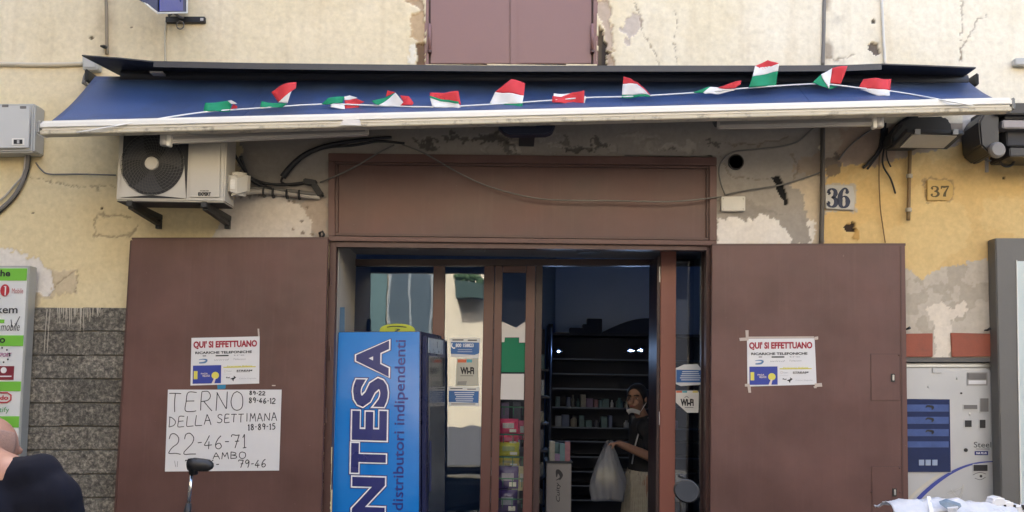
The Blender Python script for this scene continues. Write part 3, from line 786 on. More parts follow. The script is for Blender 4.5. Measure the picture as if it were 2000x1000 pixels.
def bag(x0, y0, x1, y1, y, col, band, label):
    m1 = mat('snack film ' + label, col, .3, var=.35, vscale=18, bump=.4, bscale=25); m2 = mat('snack print ' + label, band, .35, var=.5, vscale=40, bump=.2)
    a, b = P(x0, y0, y), P(x1, y1, y); w, h = b.x - a.x, a.z - b.z
    mb = MB()
    for sgn in (-1, 1):
        def fn(u, v):
            puff = (math.sin(math.pi*u)**.6)*(math.sin(math.pi*v)**.5)
            j = .004*math.sin(u*37 + v*11) + .004*math.sin(v*41 - u*17)
            return V((a.x + w*(u + .02*math.sin(v*9)*(u-.5)), y + .05 + sgn*(.028*puff + .002) + j*puff, b.z + h*v))
        mb.grid(fn, 12, 12, m1)
    o = mb.build('snack_bag', smooth=True, weld=False)
    pr = MB()
    pr.grid(lambda u, v: V((a.x + w*(.18 + .6*u), y + .05 - .0335 - .004, b.z + h*(.38 + .34*v))), 2, 2, m2)
    pr.grid(lambda u, v: V((a.x + w*(.55 + .35*u), y + .05 - .0345 - .004, b.z + h*(.12 + .2*v))), 2, 2, mat('snack pale print', (.75, .72, .65), .4, var=.3, vscale=40))
    pr.build('printed_panel', None, o, solid=.001)
    tag(o, label, 'snack bag')
bag(975, 818, 1012, 848, .80, (.80, .06, .17), (.5, .45, .45), 'bright pink snack bag in the top basket of the wire rack')
bag(975, 850, 1012, 868, .82, (.62, .05, .12), (.6, .1, .2), 'dark pink snack bag under the bright pink one in the rack')
bag(974, 864, 1014, 892, .80, (.6, .56, .05), (.25, .3, .1), 'yellow green snack bag in the second basket of the rack')
bag(974, 895, 1014, 911, .82, (.6, .45, .06), (.3, .25, .1), 'mustard snack bag below the yellow green one in the rack')
bag(973, 912, 1012, 956, .80, (.07, .03, .20), (.35, .3, .4), 'purple snack bag in the third basket of the rack')
bag(972, 958, 1010, 1004, .80, (.06, .03, .18), (.3, .3, .4), 'dark purple snack bag in the lowest visible basket of the rack')
bag(1013, 822, 1030, 860, .81, (.5, .08, .16), (.5, .5, .5), 'narrow pinkish bag squeezed at the right of the pink bags')
bag(1013, 912, 1031, 960, .81, (.65, .55, .25), (.6, .6, .5), 'narrow pale yellow bag beside the purple bags')

# ---- upright drinks machine standing in the reveal
FY = .10
A0, A1 = P(660, 648, FY), P(822, 647, FY)
B0, B1 = P(645, 1000, FY), P(820.5, 1000, FY)
vm = thing('drinks_machine', 'tall bright blue drinks vending machine with INTESA lettering on its side', 'vending machine', ((A0.x+A1.x)/2, .35, .02))
f = lambda p, r: p + (r - p)*((p.z - .03)/(p.z - r.z))
depth = V((.095, .55, 0))
M_blue = mat('machine blue', (.012, .20, .62), .16, var=.05, vscale=2, bump=.0)
M_navy = mat('machine navy', (.012, .018, .07), .3, var=.1)
BL, BR = f(A0, B0), f(A1, B1)
MB().prism([A0, A1, BR, BL], depth).build('body', M_navy, vm, bevel=.006)
MB().prism([A0 + V((.006, -.004, -.004)), A1 + V((-.008, -.004, -.004)), BR + V((-.008, -.004, .01)), BL + V((.006, -.004, .01))], (0, .003, 0)).build('side_panel', M_blue, vm)
# its glass front, seen at a steep angle
fx = A1 + V((.004, 0, 0)); fd = depth
def onfront(u, z): return V((fx.x + fd.x*u + .003 + (BR.x - A1.x)*(A1.z - z)/(A1.z), fx.y + fd.y*u, z))
dz = A1.z
dr2 = MB().prism([onfront(.03, dz - .03), onfront(.97, dz - .03), onfront(.97, .12), onfront(.03, .12)], (.025, -.004, 0)).build('door', M_navy, vm)
MB().prism([onfront(.14, dz - .16) + V((.027, -.004, 0)), onfront(.9, dz - .16) + V((.027, -.004, 0)), onfront(.9, .3) + V((.027, -.004, 0)), onfront(.14, .3) + V((.027, -.004, 0))], (.004, 0, 0)).build('glazing', mat('dark glass', (.03, .04, .06), .06, var=.1), dr2)
MB().prism([onfront(.1, dz - .04) + V((.027, -.004, 0)), onfront(.8, dz - .04) + V((.027, -.004, 0)), onfront(.8, dz - .14) + V((.027, -.004, 0)), onfront(.1, dz - .14) + V((.027, -.004, 0))], (.005, 0, 0)).build('light_strip', mat('grey print', (.3, .36, .42), .3, var=.5, vscale=20), dr2)
MB().tube([onfront(.06, dz - .72) + V((.05, -.01, 0)), onfront(.06, dz - 1.05) + V((.05, -.01, 0))], .008, 8).build('handle', M_navy, dr2)
# lettering reads upwards
YT = FY - .006
def vtext(s, xl, xr, yb, yt, dxl, y, m, bold, nm, shear=0.0):
    """letters run from pixel row yb up to yt; tops at column xl, feet at xr (columns at row yt); dxl = drift to the foot of the machine"""
    o = P(xr + dxl, yb, y); mb = MB()
    ax, ay = P(xr, yt, y) - o, P(xl + dxl, yb, y) - o
    vs, fs = glyphs(s, bold, shear); lo, hi = vs.min(0), vs.max(0); q = (vs - lo)/(hi - lo)
    ed = sorted((min(vs[i][0] for i in f), max(vs[i][0] for i in f)) for f in fs); cuts = [-9]; r = ed[0][1]
    for a_, b_ in ed:
        if a_ > r + .17: cuts.append((a_ + r)/2)
        r = max(r, b_)
    cuts.append(1e9)
    for c0, c1 in zip(cuts[:-1], cuts[1:]):                # one part per word
        use = [f for f in fs if c0 < vs[f[0]][0] < c1]; ids = sorted({i for f in use for i in f}); k = {i: j for j, i in enumerate(ids)}
        MB().add([o + ax*float(q[i][0]) + ay*float(q[i][1]) for i in ids], [[k[i] for i in f] for f in use]).build(nm, m, vm, fix=False)
M_wh = mat('white print', (.85, .86, .88), .3, var=.03, bump=0)
M_nv = mat('navy print', (.02, .028, .16), .3, var=.05, bump=0)
LET = [('A', 736, 665, 0), ('S', 796, 739, -2), ('E', 861, 803, -4), ('T', 925, 867, -6), ('N', 1010, 933, -8), ('I', 1036, 1020, -10)]
for ch, yb, yt, dx in LET:
    for lvl, (ml, e, bo) in enumerate(((M_nv, 4.6, .082), (M_wh, 2.8, .066), (M_nv, 0, .040))):
        mb = MB(); y = YT - lvl*.0012
        x0, x1 = 692 + dx - e, 760 + dx + e
        o = P(x1 - 1, yb + e, y)
        vs, fs = glyphs(ch, bo)
        text_on(mb, ch, o, P(x1, yt - e, y) - o, P(x0 - 1 + (4 if ch in 'AIN' else 0), yb + e - 2, y) - o, bo)
        mb.build('lettering', ml, vm, fix=False, split=True)
vtext('Gruppo distributori indipendenti', 771, 799, 1118, 664, -7, YT, mat('mid blue print', (.012, .03, .22), .3, var=.05, bump=0), .012, 'lettering')
# lime oval sign on top
lm = MB(); ring = [(776 + 35*math.cos(t*math.pi/12), 648 - 16*abs(math.sin(t*math.pi/12))**.7) for t in range(13)]
o = MB().pp(ring, .22, .01).build('oval_sign', mat('lime card', (.42, .48, .03), .5, var=.05))
mb = MB(); brush_px(mb, [(756, 639), (770, 637), (794, 639)], .217, .007); text_px(mb, '?', 770, 642, 782, 650, .217, .02)
mb.build('print', mat('sign ink', (.03, .05, .03), .6), o, fix=False, split=True)
tag(o, 'lime yellow half oval sign standing on top of the blue drinks machine', 'sign')
# blue grey notice low in the reveal
o = MB().pr(660, 600, 673, 648, .16, .006).build('reveal_notice', mat('slate blue card', (.06, .13, .22), .6, var=.2))
tag(o, 'narrow slate blue card in the left reveal above the drinks machine', 'notice')

# ---- stickers on the shop glass
def sticker(q, y, name, label, bands, cat='sticker', base=(.68, .70, .70)):
    o = MB().pp(q, y, .0015).build(name, mat('sticker paper %.2f' % base[0], base, .55, var=.08, vscale=20, bump=0))
    for (m, pts, d) in bands:
        MB().pp(pts, y - d, .001).build('printed_panel', m, o)
    return tag(o, label, cat)
M_sb = mat('sticker blue', (.035, .13, .36), .5, var=.25, vscale=14, bump=0)
M_ink = mat('black ink', (.02, .02, .022), .7, var=.05, bump=0)
M_or = mat('orange print', (.6, .14, .06), .6); M_te = mat('teal print', (.08, .35, .42), .6); M_ye = mat('yellow print', (.7, .58, .12), .6); M_grb = mat('grey print ink', (.28, .28, .26), .6)
def lines(mb, x0, x1, ys, y, w, slope=0):
    for k, yy in enumerate(ys):
        q = random.uniform(0, .12)*(x1-x0)
        brush_px(mb, [(x0 + q, yy), (x1 - q, yy + slope)], y, w, smooth=False)
ys_ = YG - .012
s1 = sticker([(880, 660), (937, 660), (936, 699), (880, 697)], ys_, 'service_sticker', 'blue and white phone sticker, top one on the glass beside the drinks machine', [(M_sb, [(880.5, 668), (936, 669), (936, 690), (927, 693), (880.5, 691)], .001)])
mb = MB(); text_px(mb, '800 158823', 890, 671, 925, 678, ys_ - .0022, .02, 0, M_wh); lines(mb, 892, 924, (683, 687), ys_ - .0022, .002); 
brush_px(mb, [(883, 670), (882, 676), (886, 680), (889, 679)], ys_ - .0022, .007); mb.build('lettering', M_wh, s1, fix=False, split=True)
mb = MB(); lines(mb, 883, 906, (664,), ys_ - .0022, .008); lines(mb, 912, 933, (664.5,), ys_ - .0022, .008); mb.build('lettering', M_ink, s1, fix=False, split=True)
s2 = sticker([(892, 700), (934, 700), (934, 754), (890, 754)], ys_ + .003, 'wifi_sticker', 'square grey Wi-Fi sticker between two blue stickers on the glass', [(M_or, [(894, 702), (911, 702), (911, 708), (894, 708)], .001), (M_te, [(911.3, 702), (922, 702), (922, 708), (911.3, 708)], .001)], base=(.46, .46, .40))
mb = MB(); text_px(mb, 'Wi-Fi', 899, 717, 926, 731, ys_ + .001, .05); lines(mb, 899, 924, (734,), ys_ + .001, .003); mb.build('lettering', M_ink, s2, fix=False, split=True)
MB().pp([(894, 745), (912, 744), (910, 752), (893, 752)], ys_ + .001, .001).build('printed_panel', M_grb, s2)
s3 = sticker([(876, 755), (936, 756), (935, 794), (876, 792)], ys_ - .003, 'service_sticker', 'blue sticker with white text lines, lowest one beside the drinks machine', [(M_sb, [(876.5, 763), (935, 764), (934.5, 787), (876.5, 785)], .001)])
mb = MB(); lines(mb, 886, 928, (767, 771, 775, 779, 783), ys_ - .0052, .0045); mb.build('lettering', M_wh, s3, fix=False, split=True)
mb = MB(); lines(mb, 878, 905, (759,), ys_ - .0052, .006); lines(mb, 912, 930, (760,), ys_ - .0052, .006); lines(mb, 880, 930, (789,), ys_ - .0052, .005); mb.build('lettering', M_ink, s3, fix=False, split=True)
yr = .30
s4 = sticker([(1320, 719), (1336, 712), (1362, 711), (1373, 724), (1373, 751), (1330, 754), (1320, 750)], yr, 'service_sticker', 'torn blue and white sticker on the right sidelight', [(M_sb, [(1321, 722), (1371, 723), (1372.5, 747), (1321, 747)], .001)])
mb = MB(); lines(mb, 1328, 1369, (726, 730, 734, 738, 742), yr - .0025, .0045); mb.build('lettering', M_wh, s4, fix=False, split=True)
s5 = sticker([(1320, 763), (1362, 763), (1365, 766), (1364, 806), (1342, 806), (1320, 786)], yr, 'wifi_sticker', 'white Wi-Fi sticker with a cut corner on the right sidelight', [(M_or, [(1321, 763.5), (1332, 763.5), (1332, 767), (1321, 767)], .001), (M_te, [(1332.3, 763.5), (1342, 763.5), (1342, 767), (1332.3, 767)], .001), (M_ye, [(1353, 763.5), (1363, 763.5), (1363, 767), (1353, 767)], .001)], base=(.70, .68, .64))
mb = MB(); text_px(mb, 'Wi-Fi', 1329, 779, 1355, 793, yr - .0025, .06); lines(mb, 1336, 1356, (796,), yr - .0025, .003); brush_px(mb, [(1337, 777), (1341, 774), (1345, 777)], yr - .0025, .003); mb.build('lettering', M_ink, s5, fix=False, split=True)

# ================================================================== AWNING
M_fab = mat('blue awning cloth', (.017, .050, .155), .5, var=.5, vscale=.8, bump=.35, bscale=260, dirt=.85, dscale=1.0, dcol=(.012, .022, .05), sheen=.08)
M_hood = mat('dark hood sheet', (.035, .036, .045), .5, .1, var=.2, vscale=4)
M_bar = mat('white bar paint', (.78, .76, .70), .42, var=.06, vscale=5, bump=.1)
M_barD = mat('grimy bar paint', (.62, .57, .46), .6, var=.15, vscale=9, bump=.2, dirt=.85, dscale=11, dcol=(.05, .04, .03))
M_arm = mat('arm aluminium', (.52, .50, .48), .45, .25, var=.08)
YB, YR = -.70, -.15
aw = thing('awning', 'half-extended dark blue fabric awning with a white front bar above the doorway', 'awning', (P(1000, 150, 0).x, 0, P(1000, 150, 0).z))
c00, c10, c11, c01 = P(186, 149, YR), P(1890, 158, YR), P(1966, 199, YB), P(90, 244, YB)
def fab(u, v):
    p = (c00*(1-u) + c10*u)*(1-v) + (c01*(1-u) + c11*u)*v
    s = .022*math.sin(math.pi*v)*(1 + .5*math.sin(u*13)) + .004*math.sin(u*60 + 3*v)*v*(1-v)*4
    return p - V((0, 0, s))
MB().grid(fab, 130, 12).build('fabric', M_fab, aw, smooth=True, solid=.002)
for k in range(1, 5):
    MB().tube([fab(k/5, v/12) + V((0, 0, .0015)) for v in range(13)], .0022, 5).build('seam', M_fab, aw)
# hood
fr_ = [(160, 107), (230, 112), (300, 119), (500, 123), (760, 126), (1000, 128), (1250, 128), (1500, 128), (1650, 127), (1722, 124), (1810, 127), (1906, 131)]
bk_ = [(247, 152), (280, 152), (330, 152), (505, 153), (760, 154), (1000, 155), (1250, 155), (1500, 156), (1645, 156), (1722, 157), (1800, 157), (1868, 158)]
hd = MB(); n = len(fr_)
vs_ = [P(*p, -.42) for p in fr_] + [P(*p, -.002) for p in bk_]
hd.add(vs_, [(i, i+1, n+i+1, n+i) for i in range(n-1)])
hood = hd.build('hood', M_hood, aw, solid=.008)
lp = MB()
for i in range(2, 9):
    a, b = P(*fr_[i], -.428), P(*fr_[i+1], -.428)
    lp.prism([a, b, b - V((0, 0, .038)), a - V((0, 0, .038))], (0, .006, 0))
lp.build('hood_lip', mat('grey lip', (.05, .05, .056), .45, .3, var=.2, vscale=8), hood, weld=True)
MB().cyl(P(240, 150, YR), P(1886, 158, YR), .042, n=18).build('roller', M_hood, aw, smooth=True)
for i, (x, y) in enumerate(((180, 152), (1896, 160))):
    p = P(x, y, -.1); MB().bb(p.x - .01, p.x + .01, -.19, -.002, p.z - .05, p.z + .03).build('wall_bracket', M_iron, aw, bevel=.008)
p = P(312, 147, -.2); MB().bb(p.x - .04, p.x + .04, -.26, -.2, p.z - .006, p.z + .006).build('clip', M_arm, aw)
# front bar
b0, b1 = P(84, 251, YB), P(1970, 205, YB)
def profile_bar(z0, z1, y0, y1, name, m, rad):
    return MB().prism([b0 + V((0, y0, z0)), b0 + V((0, y1, z0)), b0 + V((0, y1, z1)), b0 + V((0, y0, z1))], b1 - b0).build(name, m, aw, bevel=rad, seg=3)
bar = profile_bar(-.020, .034, -.05, .045, 'front_bar', M_bar, .014)
profile_bar(-.044, -.0195, -.035, .04, 'drip_edge', M_barD, .004)
tg = MB(); a = P(664, 233, YB - .052); b = P(702, 245, YB - .052); tg.prism([(a.x + .02, a.y, a.z), (b.x, a.y, a.z), (b.x + .01, a.y, b.z), (a.x, a.y, b.z)], (0, .002, 0)); tg.build('label_plate', mat('label tape', (.62, .60, .58), .3), bar)
for b, s in ((b0, -1), (b1, 1)):
    MB().prism([b + V((s*.001, -.048, -.04)), b + V((s*.001, .042, -.04)), b + V((s*.001, .042, .032)), b + V((s*.001, -.048, .032))], (s*.014, 0, 0)).build('end_cap', mat('grey cap', (.35, .35, .34), .4), aw, bevel=.01, seg=2)
# folded arms
def arm(p, q, r, yy, z, jx):
    a = MB()
    d = q - p; L = d.length; ang = Matrix((d.normalized(), Vector((0, 1, 0)), d.normalized().cross(Vector((0, 1, 0))))).transposed()
    o = MB().box((p + q)/2, (L, .045, .055), ang).build('arm', M_arm, aw, bevel=.008)
    MB().box((p + q)/2 + V((0, -.0235, .0)), (L*.97, .003, .018), ang).build('arm_groove', mat('arm groove', (.3, .29, .28), .5), o)
    return o
ar = arm(P(335, 272, -.60), P(720, 256, -.50), .02, 0, 0, 0)
MB().lathe([(.026, -.04), (.03, -.03), (.03, .03), (.026, .04)], P(323, 272, -.60), 'Z', 16).build('elbow', M_arm, ar, smooth=True)
ar = arm(P(1400, 243, -.50), P(1712, 237, -.60), .02, 0, 0, 0)
MB().lathe([(.026, -.042), (.03, -.03), (.03, .03), (.026, .042)], P(1716, 236, -.60), 'Z', 16).build('elbow', M_arm, ar, smooth=True)
for x, y, w_ in ((330, 271, 0), (1708, 236, 0)):
    c = P(x, y, -.63); MB().bb(c.x - .012, c.x + .012, c.y - .01, c.y + .03, c.z - .045, c.z + .045).build('joint_plate', M_bar, aw, bevel=.004)
for q0, q1 in ((P(660, 259, -.52), P(655, 235, -.02)), (P(1400, 243, -.50), P(1395, 232, -.02))):
    MB().tube([q0, q1], .02, 8).build('arm_support', M_hood, aw)
MB().pp([(972, 247), (1086, 243), (1078, 258), (1066, 262), (996, 263), (985, 259)], -.45, .08).build('centre_bracket', mat('navy bracket', (.02, .028, .06), .5), aw, bevel=.006)
MB().bb(P(1030, 255, -.4).x - .05, P(1030, 255, -.4).x + .05, -.66, -.002, P(1030, 250, -.45).z + .005, P(1030, 250, -.45).z + .03).build('centre_support', M_hood, aw)

# ---- string of flags
nf = (c10 - c00).cross(c01 - c00).normalized()
if nf.y > 0: nf = -nf
pl0 = c00 + nf*.035
def PF(px, py):
    d = CAM_ROT @ Vector(((px - PPX)/FPX, (PPY - py)/FPX, -1))
    return CAM_LOC + d*((pl0 - CAM_LOC).dot(nf)/d.dot(nf))
_PF = PF
def PF(px, py):
    q = _PF(px, py)
    return q if q.y < -.47 else P(px, py, -.47)
spx = [(285, 236), (398, 219), (510, 211), (630, 203.5), (730, 206), (845, 209), (957, 204), (1078, 196), (1142, 191), (1214, 189), (1270, 186.5), (1350, 181.5), (1460, 172), (1585, 164), (1640, 167), (1680, 172), (1740, 178), (1790, 186)]
sp = [P(150, 259, YB - .058), P(215, 248, YB - .058)] + [PF(*p) for p in spx] + [P(1838, 195, YB - .056), P(1900, 206, YB - .058)]
bt_ = thing('bunting', 'white string with small green white and red flags tied across the awning', 'bunting', PF(1000, 203))
MB().tube(cat_rom(sp, 3), .0045, 6).build('string', mat('white cord', (.78, .77, .74), .8), bt_, smooth=True)
MG = mat('flag green', (.0, .235, .11), .7, var=.1, vscale=20, bump=.3, bscale=30); MW = mat('flag white', (.74, .73, .72), .7, var=.05, vscale=20, bump=.3, bscale=30); MR = mat('flag red', (.60, .035, .045), .7, var=.1, vscale=20, bump=.3, bscale=30)
FL = [
 [(MG, [(398, 219), (402, 202), (444, 196), (451, 202), (448, 216.5)], 0), (MW, [(444, 196), (451, 195), (465, 204), (456, 203.5), (451, 202)], -.01), (MR, [(449, 212), (456, 203), (465, 209), (464, 213)], .01)],
 [(MR, [(529, 179), (546, 168), (578.5, 160), (577.5, 172), (570, 179), (543, 199.5)], .0), (MW, [(543, 199.5), (570, 179), (561.5, 201)], .0), (MG, [(512, 199), (560, 201.5), (550, 209), (509, 210)], -.012)],
 [(MG, [(628, 203), (641, 192), (672, 187.6), (668.6, 200.5), (646, 205)], 0), (MW, [(672, 187.6), (682, 184.5), (699, 192), (672, 194)], 0), (MW, [(646.5, 205.5), (672, 204), (673.7, 213), (647.5, 211.7)], -.012), (MR, [(672, 194.5), (696, 193), (713, 199.5), (700, 203), (702.6, 214), (673.7, 213)], 0)],
 [(MG, [(726.5, 199), (756, 187), (773, 182), (739, 205.6), (732, 204)], 0), (MW, [(773, 182), (788, 200.5), (780, 207), (739, 205.6)], -.008), (MR, [(752.7, 187), (756, 175), (773, 181)], .008), (MR, [(781.6, 187), (798.6, 188.6), (808, 202), (805, 207), (780.5, 207), (789, 200.5)], .004)],
 [(MR, [(839.4, 181), (895.5, 179), (900.6, 206), (896, 199), (839.4, 188)], 0), (MG, [(839.4, 188), (895.5, 198.8), (896.5, 203), (840, 192)], -.01), (MW, [(840, 192), (896.5, 203), (900, 211.7), (844.5, 209)], -.006)],
 [(MR, [(967, 179), (999, 155), (1025.7, 160.7), (1023, 187)], 0), (MW, [(967, 179), (1023, 187), (1020, 204), (956.7, 202)], 0), (MG, [(956.7, 202), (1021, 203.5), (1019.6, 211.7), (957, 209)], -.008)],
 [(MW, [(1081, 183.5), (1108, 182.5), (1118, 181), (1098, 189), (1081, 191)], .008), (MR, [(1079, 188.6), (1096, 189), (1118, 180), (1141, 178.4), (1140, 204), (1078, 200.5)], 0), (MW, [(1141, 189), (1144, 190), (1142, 203), (1140, 203)], 0)],
 [(MR, [(1218, 148.5), (1230, 154), (1244, 165), (1217, 163)], 0), (MW, [(1217, 163), (1244, 165), (1269, 185), (1215, 185)], 0), (MR, [(1238, 159), (1246, 163), (1271, 186), (1265, 183)], -.012), (MG, [(1215, 185), (1269.5, 186), (1269.5, 189.5), (1214, 191)], -.004)],
 [(MG, [(1351, 181), (1384.6, 170), (1386, 171), (1372.7, 182)], 0), (MW, [(1372.7, 182), (1386, 171), (1408, 169), (1435.6, 176), (1405, 182.7), (1376, 184.7)], 0), (MR, [(1403, 169), (1447.5, 157.5), (1446, 165), (1434, 173.5), (1418, 173)], -.006)],
 [(MR, [(1474.7, 129), (1500, 116.7), (1520, 126), (1490, 134.4)], 0), (MW, [(1474.7, 129), (1490, 134.4), (1520, 126), (1519, 139.5), (1490, 144.6), (1468, 151.4)], 0), (MG, [(1468, 151.4), (1490, 144.6), (1519, 139.5), (1517, 166), (1461, 172)], 0)],
 [(MR, [(1626, 132.7), (1655, 129), (1643, 163), (1622, 161.6)], 0), (MW, [(1604, 144.6), (1626, 132.7), (1624, 148), (1618.5, 173.5), (1613, 155)], -.01), (MG, [(1585, 163), (1604, 144.6), (1613, 155), (1618.5, 173.5)], -.004), (MG, [(1622.6, 165), (1638, 167.7), (1619, 174.5)], .004)],
 [(MR, [(1681, 165), (1687, 154), (1741.6, 154), (1738, 177), (1679.7, 172)], 0), (MW, [(1679.7, 172), (1738, 177), (1737.5, 189.5), (1716, 188), (1697.4, 181)], 0)]]
sx = [p[0] for p in spx]; 
for k, fl in enumerate(FL):
    cx = sum(p[0] for p in fl[0][1])/len(fl[0][1]); yy = PF(cx, float(np.interp(cx, sx, [p[1] for p in spx]))).y - .004
    bm = bmesh.new(); mats = []
    for m, pts, dy in fl:
        if m not in mats: mats.append(m)
        vs = [bm.verts.new(P(a, b, yy + dy)) for a, b in pts]
        fc = bm.faces.new(vs); fc.material_index = mats.index(m)
    bmesh.ops.triangulate(bm, faces=bm.faces[:])
    for _ in range(3): bmesh.ops.subdivide_edges(bm, edges=bm.edges[:], cuts=1, use_grid_fill=True)
    ox = P(cx, 190, yy).x
    for v in bm.verts:
        q = (v.co.x - ox)*28 + k*1.7
        v.co.y += .012*math.sin(q + v.co.z*14) + .006*math.sin(q*2.1 - v.co.z*30)
    me = bpy.data.meshes.new('flag'); bm.to_mesh(me); bm.free()
    for m in mats: me.materials.append(m)
    me.polygons.foreach_set('use_smooth', [True]*len(me.polygons))
    o = bpy.data.objects.new('flag', me); COL.objects.link(o); attach(o, bt_)
    md = o.modifiers.new('thickness', 'SOLIDIFY'); md.thickness = .0015

# ================================================================== AIR CONDITIONER
M_ac = mat('aged ivory plastic', (.50, .47, .41), .5, var=.08, vscale=6, bump=.1, dirt=.15, dscale=5, dcol=(.25, .22, .17))
M_acD = mat('fan black', (.018, .018, .02), .6, var=.2)
M_wireg = mat('grille wire', (.075, .072, .068), .5, var=.05)
YA = -.46
acl = P(340, 395, YA)
ac = thing('air_conditioner', 'ivory outdoor air conditioner unit with round fan grille on black wall brackets', 'air conditioner', (acl.x, -.25, acl.z))
A = [(233, 250), (440, 250), (437, 396), (224, 392)]
ca = P(229, 393, YA); cb = P(438, 250, YA)
x0, x1, z0, z1 = P(226, 393, YA).x, P(438, 393, YA).x, P(330, 393, YA).z, P(330, 231, YA).z
body = MB().bb(x0, x1, YA, -.27, z0, z1).build('casing', M_ac, ac, bevel=.008)
MB().bb(x0 + .005, x1 - .005, YA + .006, -.275, z0 - .006, z0 - .001).build('shade_plate', mat('underside shade', (.05, .045, .04), .7), body)  # dark plate added: the shade under the casing is in its colour
gx0, gx1, gz0, gz1 = P(236, 386, YA).x, P(364, 386, YA).x, P(300, 387, YA).z, z1 - .012
fc_ = P(299, 321, YA); rad = (gx1 - gx0)/2*.97
MB().bb(gx0, gx1, YA - .004, YA + .002, gz0, gz1).build('fan_opening', M_acD, body)
gr = MB()
for k in range(9):
    r = .05 + (rad - .05)*k/8.0
    gr.tube([fc_ + V((r*math.cos(t*math.pi/24), -.012 - .012*(1 - r/rad), r*math.sin(t*math.pi/24))) for t in range(49)], .0013, 5, cap=False)
for k in range(44):
    a = 2*math.pi*k/44; pts = []
    for j in range(6):
        r = .045 + (rad - .045)*j/5; b = a + .5*(j/5)
        pts.append(fc_ + V((r*math.cos(b), -.012 - .012*(1 - r/rad), r*math.sin(b))))
    gr.tube(pts, .0013, 4)
gr.build('grille', M_wireg, ac)
MB().lathe([(.0, -.034), (.036, -.034), (.041, -.028), (.041, -.01)], fc_, 'Y', 28).build('fan_hub', M_ac, ac, smooth=False)
fb = MB()
for k in range(3):
    a = 2*math.pi*k/3 + .4
    def bl(u, v): 
        r = .04 + (rad*.9 - .04)*u; t = a + (v - .5)*1.1*(.5 + .5*u)
        return fc_ + V((r*math.cos(t), -.006 - .003*v, r*math.sin(t)))
    fb.grid(bl, 8, 6)
fb.build('fan_blade', mat('blade grey', (.045, .045, .048), .5), ac, smooth=True, fix=False)
# ring and corner fillets of the grille
for sx_, sz_, in ((-1, -1), (1, -1), (-1, 1), (1, 1)):
    cxx = gx0 if sx_ < 0 else gx1; czz = gz0 if sz_ < 0 else min(gz1, fc_.z + rad)
    pts = [V((cxx, YA - .008, czz))] + [fc_ + V((rad*1.0*math.cos(t), -.008, rad*1.0*math.sin(t))) for t in [math.atan2(sz_, sx_) + d*math.pi/24 for d in (-8, -5, -3, 0, 3, 5, 8)]]
    if sz_ < 0:
        pts[0] = V((cxx, YA - .008, czz)); MB().prism([(p.x, YA - .008, p.z) for p in pts], (0, .004, 0)).build('corner_fillet', M_ac, ac)
MB().pp([(371, 268), (432, 268), (430, 386), (369, 386)], YA - .006, .008).build('front_panel', M_ac, ac, bevel=.004)
MB().pr(374, 273, 428, 277, YA - .0075, .004).build('panel_groove', mat('groove', (.12, .11, .1), .6), ac)
mb = MB(); text_px(mb, 'EXPERT', 387, 375.5, 412, 382.5, YA - .0085, .06); text_px(mb, 'INVERTER', 391, 371.5, 408, 374, YA - .0085, .02); mb.build('lettering', M_ink, ac, fix=False, split=True)
# valve cover on its right flank
vc = MB(); xs0 = x1
zc0, zc1 = P(455, 392, -.3).z, P(455, 338, -.3).z
vc.prism([(xs0 - .002, -.42, zc0 + .02), (xs0 + .055, -.40, zc0), (xs0 + .10, -.34, zc0 + .03), (xs0 + .11, -.28, zc0 + .04), (xs0 - .002, -.275, zc0 + .02)], (0, 0, zc1 - zc0 - .03))
vcv = vc.build('valve_cover', M_ac, ac, bevel=.022, seg=3)
MB().prism([(xs0 + .018, -.4165, zc0 + .05), (xs0 + .045, -.407, zc0 + .05), (xs0 + .045, -.407, zc0 + .11), (xs0 + .018, -.4165, zc0 + .11)], (0.001, -.003, 0)).build('warning_label', mat('label silver', (.62, .6, .55), .4, var=.4, vscale=60), vcv)
for i, (xa, xb) in enumerate(((252, 305), (398, 442))):
    p = P(xa, 396, YA - .02); zt_ = z0 - .002
    br = MB().bb(p.x - .018, p.x + .018, YA - .02, -.002, zt_ - .035, zt_).build('bracket', M_iron, ac, bevel=.003)
    zb = P(xb, 446, -.03).z
    MB().bb(p.x - .016, p.x + .016, -.032, -.002, zb, zt_ - .036).build('wall_plate', M_iron, br)
    d0, d1 = V((p.x, YA + .005, zt_ - .036)), V((p.x, -.035, zb + .03)); dv = d1 - d0
    rot = Vector((0, 1, 0)).rotation_difference(dv.normalized()).to_matrix()
    MB().box((d0 + d1)/2, (.03, dv.length, .022), rot).build('brace', M_iron, br)
    MB().cyl((p.x, YA + .03, zt_), (p.x, YA + .03, zt_ + .02), .007, n=8).build('bolt', M_iron, br)

# ================================================================== CABLES AND PIPES
M_cb = mat('black cable', (.02, .02, .022), .55, var=.15); M_cg = mat('grey cable', (.17, .16, .15), .6, var=.15); M_cw = mat('painted cable', (.55, .49, .38), .75, var=.1); M_cl = mat('light cable', (.42, .39, .36), .6)
def cable(pts, r, m, label, y=-.02, name='cable', grp=None, cat='cable'):
    q = [P(p[0], p[1], p[2] if len(p) > 2 else y) for p in pts]
    o = MB().tube(cat_rom(q, 6), r, 8).build(name, m, smooth=True)
    return tag(o, label, cat, grp)
cable([(70, 318, -.01), (82, 333), (98, 340), (150, 340), (226, 342, -.06)], .005, M_cg, 'thin cable sagging from the meter box to the air conditioner')
cable([(55, 296, -.06), (52, 330), (42, 360), (20, 392), (-20, 425)], .015, M_cg, 'thick grey cable bundle curving down from the meter box')
cable([(50, 300, -.06), (45, 340), (28, 362), (8, 385), (-20, 405)], .006, M_cl, 'thin pale cable beside the thick bundle below the meter box')
cable([(58, 300, -.05), (57, 325), (48, 352), (30, 385), (0, 415), (-30, 430)], .006, M_cb, 'thin dark cable along the right of the bundle below the meter box')
